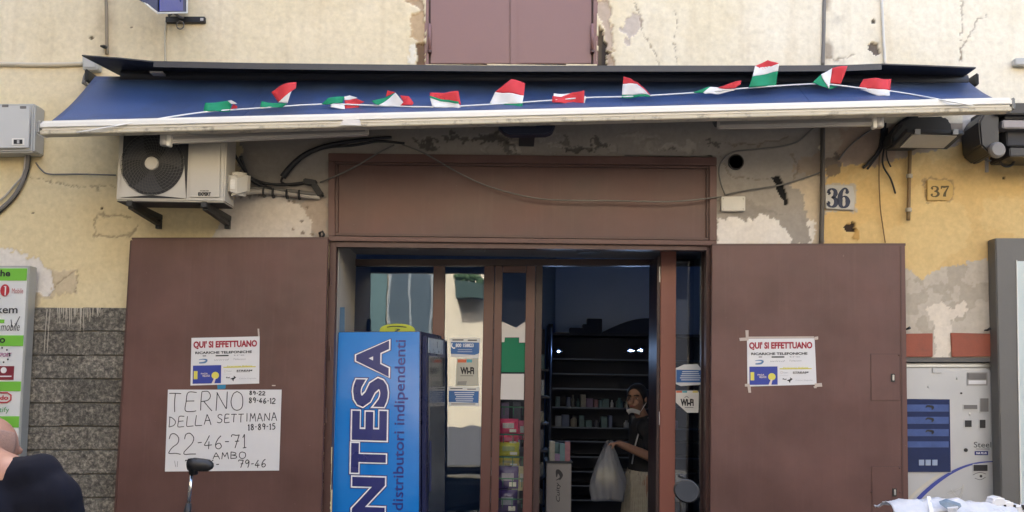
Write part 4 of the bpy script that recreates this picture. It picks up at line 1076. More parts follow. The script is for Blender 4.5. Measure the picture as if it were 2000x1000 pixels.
cable([(452, 290, -.25), (468, 318, -.2), (488, 345, -.08), (520, 358, -.04), (560, 360, -.03), (600, 356, -.03)], .009, M_cb, 'black cable running from the air conditioner to the black plug')
cable([(470, 305, -.2), (478, 330, -.15), (492, 352, -.06), (540, 372, -.04), (590, 378, -.03)], .012, M_cb, 'thick black cable along the pipes right of the air conditioner')
cable([(474, 376, -.22), (510, 374, -.06), (560, 378, -.04), (600, 383, -.04), (624, 385, -.02)], .018, M_cl, 'pale insulated pipe right of the air conditioner', name='insulated_pipe', cat='pipe')
cable([(474, 370, -.2), (510, 368, -.05), (560, 372, -.05), (605, 378, -.05), (626, 380, -.01)], .013, M_cg, 'grey insulated pipe above the pale one', name='insulated_pipe', cat='pipe')
for i, x in enumerate((516, 534, 561, 585)):
    p = P(x, 376 + i*1.6, -.05)
    o = MB().lathe([(.034, -.004), (.034, .004)], p, 'X', 16).build('cable_tie', M_cb); tag(o, 'black tie round the insulated pipes, number %s from the air conditioner' % ('one', 'two', 'three', 'four')[i], 'cable tie')
cable([(552, 346), (566, 328), (590, 306), (622, 290), (660, 284), (700, 282)], [.02]*31, M_cb, 'thick black corrugated hose bending up left of the transom', name='black_hose', cat='hose', y=-.035) if False else None
hq = cat_rom([P(x, y, -.04) for x, y in ((552, 346), (566, 328), (590, 306), (622, 290), (660, 280), (720, 272), (765, 268))], 8)
o = MB().tube(hq, list(np.interp(range(len(hq)), [0, 20, len(hq)-1], [.022, .018, .008])), 10).build('black_hose', M_cb, smooth=True); tag(o, 'thick black hose bending up to the lintel left of the transom', 'hose')
cable([(552, 346, -.04), (550, 356), (570, 362), (600, 357)], .007, M_cb, 'short black wire hanging from the end of the thick hose')
cable([(625, 356), (660, 342, -.05), (700, 322, -.05), (740, 298, -.05), (770, 283)], .005, M_cg, 'thin wire from the black plug up across the transom corner')
cable([(600, 300, -.03), (640, 288), (690, 284), (740, 276), (790, 280)], .008, M_cb, 'dark wire lying along the broken lintel')
cable([(785, 282), (830, 300, -.05), (900, 340, -.045), (960, 366, -.045), (1040, 386, -.045), (1100, 391, -.045), (1200, 392, -.045), (1290, 394, -.045), (1350, 391, -.045), (1409, 384, -.04)], .0048, M_cg, 'thin wire sagging across the brown transom to the white box')
cable([(1588, 250), (1560, 275), (1525, 286), (1470, 292), (1432, 297), (1412, 312), (1404, 332), (1408, 358), (1417, 381)], .0055, M_cg, 'thin wire looping round the pipe opening to the white box')
cable([(1418, 380), (1460, 371), (1520, 362), (1570, 348), (1606, 335)], .005, M_cg, 'thin wire rising from the white box to the vertical pipe')
cable([(1607, 246, -.03), (1606.5, 360, -.03), (1604, 480, -.03)], .016, mat('dark painted pipe', (.10, .085, .07), .6, var=.2), 'dark vertical pipe between cement and ochre wall under the awning', name='wall_pipe', cat='pipe')
cable([(1611, -40, -.01), (1609, 60, -.01), (1607, 128, -.01)], .012, M_cg, 'dirty grey pipe above the awning right of the window', name='wall_pipe', cat='pipe')
cable([(1721, -40, -.012), (1724, 40, -.012), (1729, 128, -.012)], .009, mat('white cable', (.66, .64, .6), .6), 'white cable running down to the hood near its right end')
cable([(207, -40, -.006), (208, 40, -.006), (209, 106, -.006)], .011, mat('plaster painted pipe', (.30, .25, .18), .85), 'plaster coloured pipe on the wall above the left end of the hood', name='wall_pipe', cat='pipe')
cable([(324, 40, -.012), (322, 80, -.012), (323, 122, -.012)], .006, M_cw, 'cream cable hanging from the black bar to the hood')
cable([(-20, 125, -.01), (80, 127, -.01), (162, 125, -.01)], .016, M_cw, 'cream painted horizontal conduit left of the junction box', name='conduit', cat='conduit')
cable([(1712, 247), (1680, 268), (1655, 290), (1638, 312)], .0055, M_cg, 'thin wire from the awning arm down to the stain above number 36')
cable([(1722, 236), (1722, 262), (1716, 292), (1702, 312), (1686, 328)], .009, M_cb, 'black cable curling left at the end of the hanging bundle')
cable([(1726, 236), (1726, 262), (1722, 290), (1708, 312), (1694, 330)], .007, M_cb, 'second black cable curling left beside the first one')
cable([(1730, 240), (1728, 280), (1724, 320), (1740, 350), (1749, 378)], .006, M_cb, 'black cable of the bundle ending in a bent tip')
cable([(1720, 260), (1717, 330), (1719, 400), (1724, 440), (1729, 474)], .004, mat('brown wire', (.2, .12, .05), .7), 'long thin brown wire hanging down the ochre wall')
cable([(1733, 250), (1731, 290), (1733, 310), (1740, 326)], .005, M_cb, 'short frayed black wire of the hanging bundle')
cable([(1790, 225), (1760, 242), (1742, 262), (1732, 285)], .02, M_cb, 'thick black conduit bending behind the floodlight')
cable([(1778, 270, -.03), (1776, 340, -.03), (1774, 430, -.03)], .013, mat('ochre stained pipe', (.22, .14, .06), .7, var=.3), 'rusty upright conduit on the ochre wall below the floodlight', name='conduit', cat='conduit')
for i, y in enumerate((344, 410)):
    p = P(1776 - i*1.5, y, -.035); tag(MB().lathe([(.02, -.012), (.02, .012)], p, 'Z', 12).build('pipe_clamp', mat('clamp grey', (.42, .38, .3), .5)), ('upper clamp on the rusty conduit', 'lower clamp on the rusty conduit')[i] + ' below the floodlight', 'clamp')
cable([(1912, 238, -.2), (1906, 270, -.1), (1912, 300, -.08), (1930, 314, -.08), (1946, 306, -.1), (1950, 295, -.2)], .006, M_cg, 'grey cable loop under the neighbouring awning')
cable([(1950, 300, -.2), (1954, 318, -.15), (1966, 325, -.15), (1978, 320, -.15), (1984, 306, -.2)], .008, M_cb, 'black cable loop under the neighbouring awning roller')
o = MB().pr(1925, 295, 1931, 336, -.012, .014).build('cable_clip', M_cl); tag(o, 'narrow pale cable strip below the neighbouring awning', 'cable strip')
cable([(78, 236, -.12), (72, 246, -.1), (76, 262, -.1), (92, 268, -.2)], .006, mat('white cable'), 'short white wire beside the meter box at the bar end')

# ---- boxes and fittings
def wbox(q, d, name, label, cat, m, bev=.006):
    o = MB().pp(q, -d, d - .002).build(name, m, bevel=bev); return tag(o, label, cat)
M_gb = mat('grey plastic', (.46, .46, .44), .5, var=.05)
jb = wbox([(160, 109), (190, 109), (190, 136), (161, 136)], .07, 'junction_box', 'small grey junction box under the left tip of the awning hood', 'junction box', M_gb)
MB().pr(163, 112, 187, 132, -.074, .006).build('lid', M_gb, jb, bevel=.004)
t = MB().tube([P(172, 137, -.04), P(166, 150, -.05), P(164, 162, -.05), P(170, 168, -.04)], [.012, .012, .016, .006], 8).build('cable_gland', M_cg, jb)
mbx = wbox([(-95, 203), (68, 202), (66, 297), (-95, 300)], .13, 'meter_box', 'grey electricity meter box at the left edge of the wall', 'meter box', M_gb, .01)
MB().pp([(-90, 206), (60, 205.5), (58, 290), (-90, 293)], -.145, .015).build('door', mat('light grey plastic', (.56, .56, .54), .45, var=.04), mbx, bevel=.008)
MB().pr(23, 270, 47, 283, -.149, .006).build('window_frame', M_bar, mbx)
MB().pr(26.5, 272.5, 43.5, 281, -.151, .004).build('meter_window', M_cb, mbx)
MB().pr(33, 273.5, 37.5, 280, -.153, .003).build('meter_digit', M_gb, mbx)
for x, y in ((10, 206), (45, 209)): MB().pr(x - 6, y - 2, x + 6, y + 3, -.147, .004).build('slot', M_cg, mbx)
wb = wbox([(1409, 384), (1456, 383), (1456, 412), (1409, 412)], .035, 'junction_box', 'flat white junction box right of the transom', 'junction box', mat('ivory plastic', (.62, .60, .55), .5), .004)
for x, y in ((1413, 388), (1452, 388), (1413, 408), (1452, 408)): MB().ball(P(x, y, -.036), .004, n=8, k=4).build('screw', M_cl, wb)
pg = thing('plug', 'black plug and socket hanging beside the transom', 'plug', P(610, 365, -.03))
MB().box(P(606, 356, -.035), (.085, .05, .035), Matrix.Rotation(.15, 3, 'Y')).build('socket', M_cb, pg, bevel=.006)
MB().box(P(620, 371, -.035), (.04, .04, .09), Matrix.Rotation(-.6, 3, 'Y')).build('plug_body', M_cb, pg, bevel=.006)
MB().tube([P(624, 376, -.035), P(632, 384, -.02)], [.012, .008], 8).build('lead', M_cb, pg)
# floodlight
fl = thing('floodlight', 'black rectangular floodlight on the ochre wall under the awning end', 'floodlight', P(1800, 270, -.1))
MB().pp([(1742, 262), (1762, 238), (1790, 228), (1845, 226), (1858, 236), (1862, 258), (1800, 284), (1742, 284)], -.17, .15).build('housing', mat('dusty black casting', (.045, .043, .04), .65, var=.4, vscale=12), fl, bevel=.015)
fa = [P(1772, 258, -.30), P(1884, 262, -.30), P(1850, 292, -.16), P(1742, 290, -.16)]
MB().prism(fa, (0, .012, .03)).build('front_frame', mat('worn black frame', (.06, .058, .055), .5, var=.3, vscale=20), fl, bevel=.004)
cq = sum(fa, V((0, 0, 0)))/4
MB().prism([cq + (p - cq)*.78 + V((0, -.006, -.006)) for p in fa], (0, .004, .006)).build('lens', mat('frosted lens', (.50, .47, .40), .35, var=.1), fl)
for x in (1788, 1862): MB().pr(x, 252, x + 10, 262, -.305, .03).build('clip', M_gb, fl)
# wall bracket left above, and blue hanging sign
o = MB().pr(323, 32, 400, 43.5, -.03, .028).build('steel_bar', M_iron, bevel=.003); tag(o, 'flat black steel bar fixed to the wall below the blue sign', 'bar')
MB().pr(391, 35, 397, 40, -.033, .004).build('bolt', M_gb, o)
o = MB().tube([P(352 + 7*math.cos(t*math.pi/8), 49 + 8*math.sin(t*math.pi/8), -.045) for t in range(17)], .004, 6).build('ring', M_cg); tag(o, 'small wire ring hanging below the flat black bar', 'ring')
bs = thing('hanging_sign', 'blue box sign with white edges projecting from the wall at the top left', 'sign', P(340, 10, -.2))
f0 = [P(275, 0, -.55), P(308, 25, -.55), P(365, 24, -.10), P(366, -60, -.10), P(275, -90, -.55)]
s0 = MB(); a1, a2 = P(308, 25, -.55), P(365, 24, -.06)
s0.prism([P(308, 25, -.6), P(364, 24, -.05), P(364, -95, -.05), P(308, -120, -.6)], (-.13, -.01, .085)).build('sign_body', mat('sign navy', (.03, .04, .10), .4), bs, bevel=.004)
s0 = MB(); s0.prism([P(311, 22, -.603), P(362, 21, -.053), P(362, -90, -.053), P(311, -112, -.603)], (.004, -.001, .0)).build('sign_face', mat('sign blue', (.04, .07, .36), .3), bs)
ed = MB(); ed.tube([P(275, -1, -.6), P(308, 25.5, -.61), P(365, 24.8, -.055), P(366, -60, -.055)], .006, 6).build('edge_trim', M_bar, bs)
MB().tube([P(330, 30, -.02), P(338, 24, -.08), P(352, 34, -.03), P(362, 36, -.02)], .009, 8).build('sign_bracket', M_cg, bs)
# iron peg
o = MB().tube([P(206, 92, .0), P(203, 91, -.06), P(197, 90, -.08)], [.014, .012, .007], 8).build('wall_peg', M_iron); tag(o, 'short rusty peg sticking out above the left tip of the hood', 'peg')
o = wbox([(1983, 113), (2040, 112), (2040, 127), (1983, 127)], .05, 'wall_box', 'small grey fitting on the wall at the upper right edge', 'fitting', M_gb)
# neighbour's awning, rolled up
na = thing('neighbour_awning', 'rolled up dark awning with end bracket at the right edge', 'awning', P(1990, 260, -.05))
MB().prism([P(1912, 238, -.30), P(1925, 216, -.30), P(1952, 216, -.30), P(1952, 296, -.30), P(1935, 300, -.30), P(1916, 284, -.30)], (.03, .29, 0)).build('end_bracket', mat('awning black', (.022, .022, .025), .4, var=.2), na, bevel=.01)
MB().lathe([(.05, 0), (.05, -.02), (.04, -.035)], P(1945, 294, -.31), 'Y', 24).build('gear_cap', mat('cap grey', (.22, .21, .20), .5), na)
def hb(x0, y0, y1, y, d, nm, m): 
    a, b = P(x0, y0, y), P(x0, y1, y); return MB().bb(a.x, a.x + 1.3, y, y + d, b.z, a.z).build(nm, m, na, bevel=.006)
hb(1948, 200, 222, -.34, .33, 'hood', mat('awning black'))
hb(1962, 224, 232, -.30, .2, 'rail', M_hood)
hb(1958, 234, 250, -.32, .1, 'front_profile', mat('lilac grey profile', (.24, .22, .23), .4, .2))
hb(1966, 252, 285, -.26, .2, 'rolled_cloth', mat('rolled cloth', (.05, .05, .055), .8, var=.3))
hb(1972, 288, 305, -.30, .24, 'lower_profile', mat('awning black'))

# ================================================================== NUMBERS, NOTICES, SIGNS
def strokes(mb, defs, x0, y0, x1, y1, y, w, smooth=True):
    """pen strokes in a unit box (0,0 bottom left) laid on the pixel box; w in metres or a list per point"""
    for d in defs:
        pts = d[0] if isinstance(d, tuple) else d
        ww = [k*w for k in d[1]] if isinstance(d, tuple) else w
        brush(mb, [P(x0 + (x1-x0)*a, y1 + (y0-y1)*b, y) for a, b in pts], ww, None, smooth)
D3 = [([(.10, .76), (.16, .92), (.42, 1.0), (.72, .92), (.80, .74), (.66, .58), (.40, .52)], [.9, .7, .4, .9, 1.2, .9, .3]), ([(.40, .52), (.70, .48), (.88, .28), (.72, .07), (.40, .0), (.14, .08), (.06, .24)], [.3, .9, 1.3, 1.0, .4, .7, .9]), ([(.06, .26), (.14, .22), (.2, .28)], [.9, 1.0, .5]), ([(.1, .74), (.18, .76), (.22, .7)], [.9, 1.0, .5])]
D6 = [([(.84, .86), (.66, 1.0), (.40, .92), (.20, .66), (.16, .36), (.24, .10), (.50, .0), (.78, .10), (.86, .32), (.74, .52), (.50, .58), (.26, .46)], [.8, .4, .6, 1.2, 1.4, 1.0, .4, .9, 1.3, .8, .3, .3]), ([(.84, .88), (.78, .80), (.72, .84)], [.9, 1.0, .5])]
D7 = [([(.08, .72), (.12, .96)], [.5, .9]), ([(.1, .93), (.4, .90), (.7, .94), (.9, .98)], [.9, 1.1, .9, .4]), ([(.9, .98), (.62, .56), (.46, .24), (.44, .0)], [.5, .8, 1.4, 1.7])]
pl = MB().pp([(1612, 361), (1666, 363), (1670, 384), (1668, 410), (1613, 407)], -.022, .02).build('number_plate', mat('worn marble', (.50, .49, .47), .6, var=.12, vscale=18, dirt=.4, dscale=14), bevel=.003)
tag(pl, 'worn pale marble plate with dark blue house number 36', 'number plate')
mb = MB(); strokes(mb, D3, 1616, 369, 1636, 404, -.0235, .025); strokes(mb, D6, 1637, 368, 1659, 405, -.0235, .026); mb.build('numeral', mat('number blue', (.025, .035, .075), .6, var=.3, vscale=25), pl, fix=False, solid=.001)
pl = MB().pp([(1811, 352), (1851, 352), (1862, 362), (1861, 384), (1851, 391), (1812, 391)], -.016, .014).build('number_plate', mat('ochre washed plate', tuple(v*.8 for v in lin((220, 186, 118))), .85, var=.12, vscale=18), bevel=.003)
tag(pl, 'ochre painted-over plate with dark house number 37', 'number plate')
mb = MB(); strokes(mb, D3, 1818, 364, 1835, 384, -.0175, .0135); strokes(mb, D7, 1837, 363, 1855, 384, -.0175, .0125); mb.build('numeral', mat('number brown', (.10, .075, .03), .7, var=.3, vscale=25), pl, fix=False, solid=.001)

# ---- the two printed notices
M_pap = mat('notice paper', (.70, .69, .69), .6, var=.04, vscale=8, bump=.05)
M_red = mat('dark red print', (.33, .015, .035), .6, var=.15, vscale=60, bump=0)
M_bp = mat('royal blue print', (.03, .05, .30), .5, var=.1, bump=0)
M_yp = mat('soft yellow print', (.66, .60, .10), .6, bump=0)
M_gp = mat('light grey print', (.36, .36, .38), .7, bump=0)
YD = -.0885
def notice(q, label, tilt):
    o = MB().pp(q, YD, .002).build('printed_notice', M_pap); tag(o, label, 'notice')
    A_, B_, D_ = P(*q[0], YD - .0015), P(*q[1], YD - .0015), P(*q[3], YD - .0015)
    ex, ez = B_ - A_, D_ - A_
    def at(u, v, k=0): return A_ + ex*u + ez*v - V((0, .0006*k, 0))
    def tx(mb, s, u0, v0, u1, v1, bold=0, shear=0, k=0): text_on(mb, s, at(u0, v1, k), ex*(u1-u0), -ez*(v1-v0), bold, shear)
    def rc(mb, u0, v0, u1, v1, k=0): mb.mark(); mb.add([at(u0, v1, k), at(u1, v1, k), at(u1, v0, k), at(u0, v0, k)], [(0, 1, 2, 3)])
    mb = MB(); tx(mb, "QUI' SI EFFETTUANO", .03, .07, .965, .24, .045); mb.build('heading', M_red, o, fix=False, split=True)
    mb = MB(); tx(mb, 'RICARICHE TELEFONICHE', .06, .292, .89, .345, .03); rc(mb, .36, .375, .55, .40); tx(mb, 'Rai', .52, .835, .575, .865, .03)
    for a0, a1, b0 in (((.17), .22, .385),): rc(mb, a0, b0 - .008, a1, b0 + .008)
    brush(mb, [at(.60, .87), at(.645, .865)], [.002, .012], smooth=False); brush(mb, [at(.625, .93), at(.62, .88)], [.002, .014], smooth=False); brush(mb, [at(.63, .82), at(.655, .865)], [.003, .013], smooth=False); brush(mb, [at(.585, .88), at(.62, .875)], [.003, .012], smooth=False)
    rc(mb, .67, .735, .87, .742); tx(mb, 'STREAM', .67, .695, .90, .728, .03)
    mb.build('lettering', M_ink, o, fix=False, split=True)
    mb = MB(); tx(mb, 'wind', .34, .455, .56, .49, 0, .3); tx(mb, 'Telecom', .62, .45, .80, .485, 0, .3); tx(mb, 'tre', .62, .372, .78, .40); tx(mb, 'Tele+', .53, .705, .60, .73, .0); tx(mb, 'Calcio Digitale', .71, .865, .96, .895); rc(mb, .48, .775, .60, .778)
    mb.build('lettering', M_gp, o, fix=False, split=True)
    mb = MB(); brush(mb, [at(.115, .465), at(.18, .455), at(.23, .475), at(.20, .52), at(.12, .53)], [.003, .006, .012, .012, .008]); mb.build('emblem', mat('steel blue print', (.10, .2, .36), .6, bump=0), o, fix=False, split=True)
    mb = MB(); rc(mb, .03, .585, .445, .965); mb.build('picture', M_bp, o, fix=False)
    mb = MB(); rc(mb, .045, .70, .10, .87, 1); mb.mark(); mb.add([at(.36 + .055*math.cos(t*math.pi/10), .80 + .075*math.sin(t*math.pi/10), 1) for t in range(20)], [tuple(range(20))]); rc(mb, .475, .625, .95, .645); tx(mb, 'Pagamento Bollette', .53, .60, .90, .635, .02); mb.build('picture_detail', M_yp, o, fix=False, split=True)
    mb = MB(); tx(mb, 'PAGA', .15, .74, .25, .775, .02, 0, 1); tx(mb, 'VELOCE', .17, .785, .28, .825, .03, 0, 1); mb.mark(); mb.add([at(.31, .965, 2), at(.35, .965, 2), at(.37, .86, 2), at(.345, .85, 2)], [(0, 1, 2, 3)]); brush(mb, [at(.49, .70), at(.50, .69), at(.52, .70), at(.515, .73), at(.495, .735), at(.49, .70)], .003); mb.build('picture_detail', mat('flesh print', (.62, .55, .52), .6, bump=0), o, fix=False, split=True)
    return o
n1 = notice([(374, 660), (507, 657), (506, 749), (372, 753)], 'printed notice on the left steel door above the handwritten sheet', 0)
n2 = notice([(1459, 661.5), (1591, 660.5), (1595, 751), (1460, 755)], 'printed notice taped with strips on the right steel door', 0)
M_tape = mat('yellowed tape', (.50, .42, .37), .4, var=.15, vscale=30, bump=0)
for q in ([(1456, 645), (1462, 645), (1462, 663), (1457, 663)], [(1444, 660), (1462, 659), (1462, 665), (1445, 666)], [(1591, 658), (1598, 657), (1598, 663), (1590, 664)], [(1455, 750), (1464, 749), (1465, 755), (1455, 755)], [(1460, 754), (1466, 754), (1467, 767), (1462, 767)], [(1591, 749), (1605, 748), (1606, 755), (1592, 756)], [(1589, 754), (1595, 754), (1595, 758), (1590, 758)]):
    MB().pp(q, YD - .0022, .0012).build('tape', M_tape, n2)
MB().pp([(1461, 657.5), (1590, 657), (1590, 660), (1461, 661)], YD - .0022, .0012).build('tape', M_tape, n2)
MB().pp([(424, 752), (441, 751.5), (440, 759), (425, 760)], YD - .0005, .002).build('tape', mat('blue tape', (.03, .22, .38), .5), n1)
MB().pp([(503, 642), (506, 642), (507, 657), (504, 657)], YD - .0022, .0012).build('tape', M_tape, n1)

# ---- handwritten lottery sheet
o = MB().pp([(328, 761), (550, 761), (545, 919), (322, 921)], YD - .001, .002).build('handwritten_sheet', M_pap); tag(o, 'large white sheet with handwritten numbers taped to the left steel door', 'notice')
H = {'T': [[(0, .98), (.5, 1), (1, .98)], [(.5, 1), (.44, .5), (.42, 0)]], 'E': [[(.95, 1), (.25, 1), (.12, .5), (.05, .02), (.6, 0), (.95, .03)], [(.12, .52), (.8, .55)]], 'R': [[(.1, 1), (.08, .5), (.03, 0)], [(.1, 1), (.6, 1), (.85, .8), (.6, .55), (.12, .48)], [(.3, .5), (.7, .2), (1, 0)]], 'N': [[(0, 0), (.1, .95)], [(.1, .95), (.5, .45), (.9, .08)], [(.9, .08), (.98, 1)]],
     'O': [[(.5, 1), (.15, .85), (.02, .5), (.15, .12), (.5, 0), (.85, .15), (.98, .52), (.85, .85), (.5, 1), (.4, .97)]], 'D': [[(.1, 1), (.06, .5), (.02, 0)], [(.0, .98), (.5, .9), (.95, .55), (.7, .2), (.0, .0)]], 'L': [[(.15, 1), (.08, .5), (.02, .02), (.5, 0), (1, .03)]], 'A': [[(.02, 0), (.25, .55), (.45, 1)], [(.45, 1), (.75, .5), (.98, 0)], [(.15, .38), (.85, .42)]],
     'S': [[(.95, .9), (.6, 1), (.2, .88), (.2, .68), (.5, .52), (.85, .32), (.75, .08), (.4, 0), (.0, .08)]], 'I': [[(.5, 1), (.45, .5), (.42, 0)]], 'M': [[(.0, 0), (.12, 1)], [(.12, 1), (.48, .35)], [(.48, .35), (.82, 1)], [(.82, 1), (1, 0)]], 'B': [[(.1, 1), (.06, 0)], [(.1, 1), (.7, .9), (.75, .65), (.2, .53)], [(.2, .53), (.85, .4), (.8, .1), (.05, .0)]],
     '0': [[(.5, 1), (.1, .6), (.1, .3), (.5, 0), (.9, .3), (.9, .65), (.5, 1)]], '1': [[(.2, .75), (.6, 1)], [(.6, 1), (.58, 0)], [(.2, 0), (1, .02)]], '2': [[(.05, .75), (.2, .95), (.55, 1), (.85, .8), (.75, .55), (.3, .3), (.05, .1), (.1, .01), (.6, .02), (1, 0)]], '4': [[(.65, 1), (.3, .6), (.0, .3), (.5, .28), (.95, .3)], [(.6, .55), (.52, 0)]], '5': [[(.9, 1), (.3, .98), (.22, .6), (.6, .62), (.85, .35), (.6, .05), (.1, .02)]],
     '6': [[(.8, 1), (.4, .75), (.1, .35), (.2, .05), (.55, 0), (.85, .2), (.7, .42), (.35, .4), (.12, .25)]], '7': [[(.0, .85), (.1, 1), (.6, .98), (.98, 1)], [(.98, 1), (.7, .5), (.45, 0)], [(.4, .5), (.95, .55)]], '8': [[(.55, .55), (.2, .75), (.4, 1), (.75, .9), (.7, .65), (.35, .42), (.15, .18), (.45, 0), (.8, .15), (.75, .4), (.5, .55)]], '9': [[(.85, .8), (.5, 1), (.15, .8), (.3, .55), (.7, .6), (.88, .85), (.8, .4), (.6, 0)]], '-': [[(.05, .48), (.95, .52)]]}
mb = MB()
def hand(s, x0, y0, x1, y1, w, slope=0, wd=None):
    adv = [.55 if c in '-I1' else (.5 if c == ' ' else 1.0) for c in s]; tot = sum(adv) + .28*(len(s)-1); x = 0; mb.lock = False; mb.mark(); mb.lock = True
    for c, a in zip(s, adv):
        u0, u1 = x0 + (x1-x0)*x/tot, x0 + (x1-x0)*(x + a)/tot
        dy = slope*x/tot + random.uniform(-.03, .03)*(y1-y0)
        if c != ' ': strokes(mb, [[(p[0] + random.uniform(-.03, .03), p[1] + random.uniform(-.02, .02)) for p in st] for st in H[c]], u0, y0 + dy, u1, y1 + dy, YD - .0025, w)
        x += a + .28
hand('TERNO', 331, 768, 475, 805, .0052, -5); hand('DELLA', 330, 814, 412, 834, .0048, -5); hand('SETTIMANA', 424, 810, 541, 826, .0048, -5)
hand('22', 329, 848, 382, 888, .0052, -3); hand('-46-71', 386, 851, 481, 877, .0052, -2); hand('AMBO', 416, 884, 480, 897, .0048, -2); hand('79-46', 466, 899, 520, 914, .0055, -2); hand('89-22', 487, 764, 518, 771, .0058, 1); hand('89-46-12', 486, 777, 538, 787, .006, 1); hand('18-89-15', 484, 829, 538, 840, .0058, -2); hand('71-46-', 362, 899, 428, 914, .006, 0)
mb.lock = False; brush_px(mb, [(341, 900), (343, 912)], YD - .0025, .002); brush_px(mb, [(347, 901), (346, 912)], YD - .0025, .002)
mb.build('handwriting', mat('felt pen', (.025, .025, .03), .8, bump=0), o, fix=False, split=True)
MB().pp([(531, 752), (538, 752), (538, 754), (531, 754)], YD - .0005, .001).build('tape', M_tape, o)

# ---- list of operators at the left edge
lb = thing('price_board', 'tall white and green operator list board at the left edge of the wall', 'sign', P(0, 780, -.1))
def bq(x, y): return (x - (y - 521)*.054, y)
def band(x0, y0, x1, y1): return [bq(x0, y0), bq(x1, y0), bq(x1, y1), bq(x0, y1)]
YS = -.13
MB().pp(band(-170, 519, 58, 1130), YS, .09).build('case', mat('aluminium case', (.42, .43, .42), .4, .4), lb, bevel=.004)
MB().pp(band(-168, 523, 53.5, 1120), YS - .003, .004).build('panel', mat('white panel', (.66, .67, .66), .45, var=.03), lb)
M_lime = mat('lime band', (.17, .48, .05), .5, var=.04, bump=0)
for y0, y1 in ((524, 548), (655, 676), (745, 764), (813, 835), (960, 985)): MB().pp(band(-168, y0, 53, y1), YS - .006, .004).build('green_band', M_lime, lb)
def ltx(s, x0, y0, x1, y1, m, bold=.02, sh=0): 
    q = MB(); a, b, c = P(*bq(x0, y1), YS - .0075), P(*bq(x1, y1), YS - .0075), P(*bq(x0, y0), YS - .0075); text_on(q, s, a, b - a, c - a, bold, sh); q.build('lettering', m, lb, fix=False, split=True)
M_dg = mat('dark grey print', (.04, .04, .045), .6, bump=0)
ltx('che', -8, 527, 21, 540, M_ink, .03); ltx('Mobile', 26, 563, 48, 573, mat('pale red print', (.45, .12, .12), .6, bump=0), 0); ltx('kem', -2, 597, 39, 612, M_dg, .015); ltx('mobile', 8, 630, 45, 646, M_dg, -.005, .2); ltx('co', -2, 660, 18, 670, M_ink, .03); ltx('SPORT', 6, 689, 32, 697, mat('violet print', (.35, .06, .2), .6, bump=0), .01, .3); ltx('endo', -2, 772, 30, 781, mat('logo red', (.45, .03, .04), .6, bump=0), .03); ltx('potify', -2, 795, 33, 808, mat('logo green', (.08, .3, .1), .6, bump=0), .0)
q = MB(); q.add([P(*bq(12 + 9*math.cos(t*math.pi/10), 567 + 12*math.sin(t*math.pi/10)), YS - .0075) for t in range(20)], [tuple(range(20))]); q.build('emblem', mat('logo red'), lb, fix=False, split=True)
q = MB(); brush(q, [P(*bq(10, 560), YS - .009), P(*bq(13, 559), YS - .009), P(*bq(13, 577), YS - .009)], .008, smooth=False); q.build('emblem', M_pap, lb, fix=False, split=True)
q = MB(); [brush(q, [P(*bq(x, 618 + d), YS - .0075), P(*bq(x2, 640), YS - .0075)], .005, smooth=False) for x, x2, d in ((27, 30, 6), (44, 34, 0))]; brush(q, [P(*bq(-20, 588), YS - .0075), P(*bq(4, 583), YS - .0075)], [.02, .004], smooth=False); q.build('lettering', M_dg, lb, fix=False, split=True)
MB().pp(band(-40, 624, 14, 631), YS - .006, .003).build('printed_panel', M_lime, lb)
MB().pp(band(-60, 715, 38, 742), YS - .006, .003).build('printed_panel', mat('maroon print', (.20, .02, .035), .5, bump=0), lb)
q = MB(); lines_ = [(-10, 34, 735)]; brush(q, [P(*bq(-10, 735), YS - .0085), P(*bq(34, 735), YS - .0085)], .008, smooth=False); q.mark(); q.add([P(*bq(18 + 6*math.cos(t*math.pi/8), 723 + 6*math.sin(t*math.pi/8)), YS - .0085) for t in range(16)], [tuple(range(16))]); q.build('lettering', M_pap, lb, fix=False, split=True)
q = MB(); q.tube([P(*bq(x, y), YS - .008) for x, y in ((-20, 767), (28, 767), (35, 772), (35, 781), (28, 786), (-20, 786))], .0045, 6); q.build('logo_outline', mat('logo red'), lb)
q = MB(); [q.ball(P(*bq(8 + 20*math.cos(t*.55), 694 + 15*math.sin(t*.55)), YS - .008), (.006, .001, .006), n=6, k=4) for t in range(12) if t not in (5, 6)]; q.build('logo_dots', M_dg, lb)

# ---- cigarette machine let into the wall
cm = thing('cigarette_machine', 'silver wall-mounted cigarette vending machine with blue window beside the right steel door', 'vending machine', P(1850, 980, .1))
M_sil = mat('brushed silver', (.55, .55, .545), .34, .35, var=.06, vscale=3, bump=.05); M_silD = mat('silver shade', (.36, .35, .34), .4, .4)
MB().pp([(1745, 709), (1948, 709), (1951, 1060), (1745, 1060)], .02, .3).build('cabinet', M_silD, cm, bevel=.004)
fp = MB().pp([(1745, 719), (1925, 719), (1934, 723), (1938, 735), (1942, 1055), (1745, 1055)], .008, .012).build('front_panel', M_sil, cm, bevel=.003)
MB().pr(1745, 712, 1944, 717, .006, .02).build('top_trim', mat('bright steel'), cm, bevel=.003)
MB().pp([(1756, 777), (1856, 778), (1858, 923), (1756, 923)], .004, .006).build('window_frame', M_sil, fp)
dw = MB().pp([(1758, 779), (1855, 780), (1857, 922), (1758, 922)], .001, .006).build('display_window', mat('display blue', (.010, .022, .085), .12, var=.25, vscale=4, bump=0), fp)
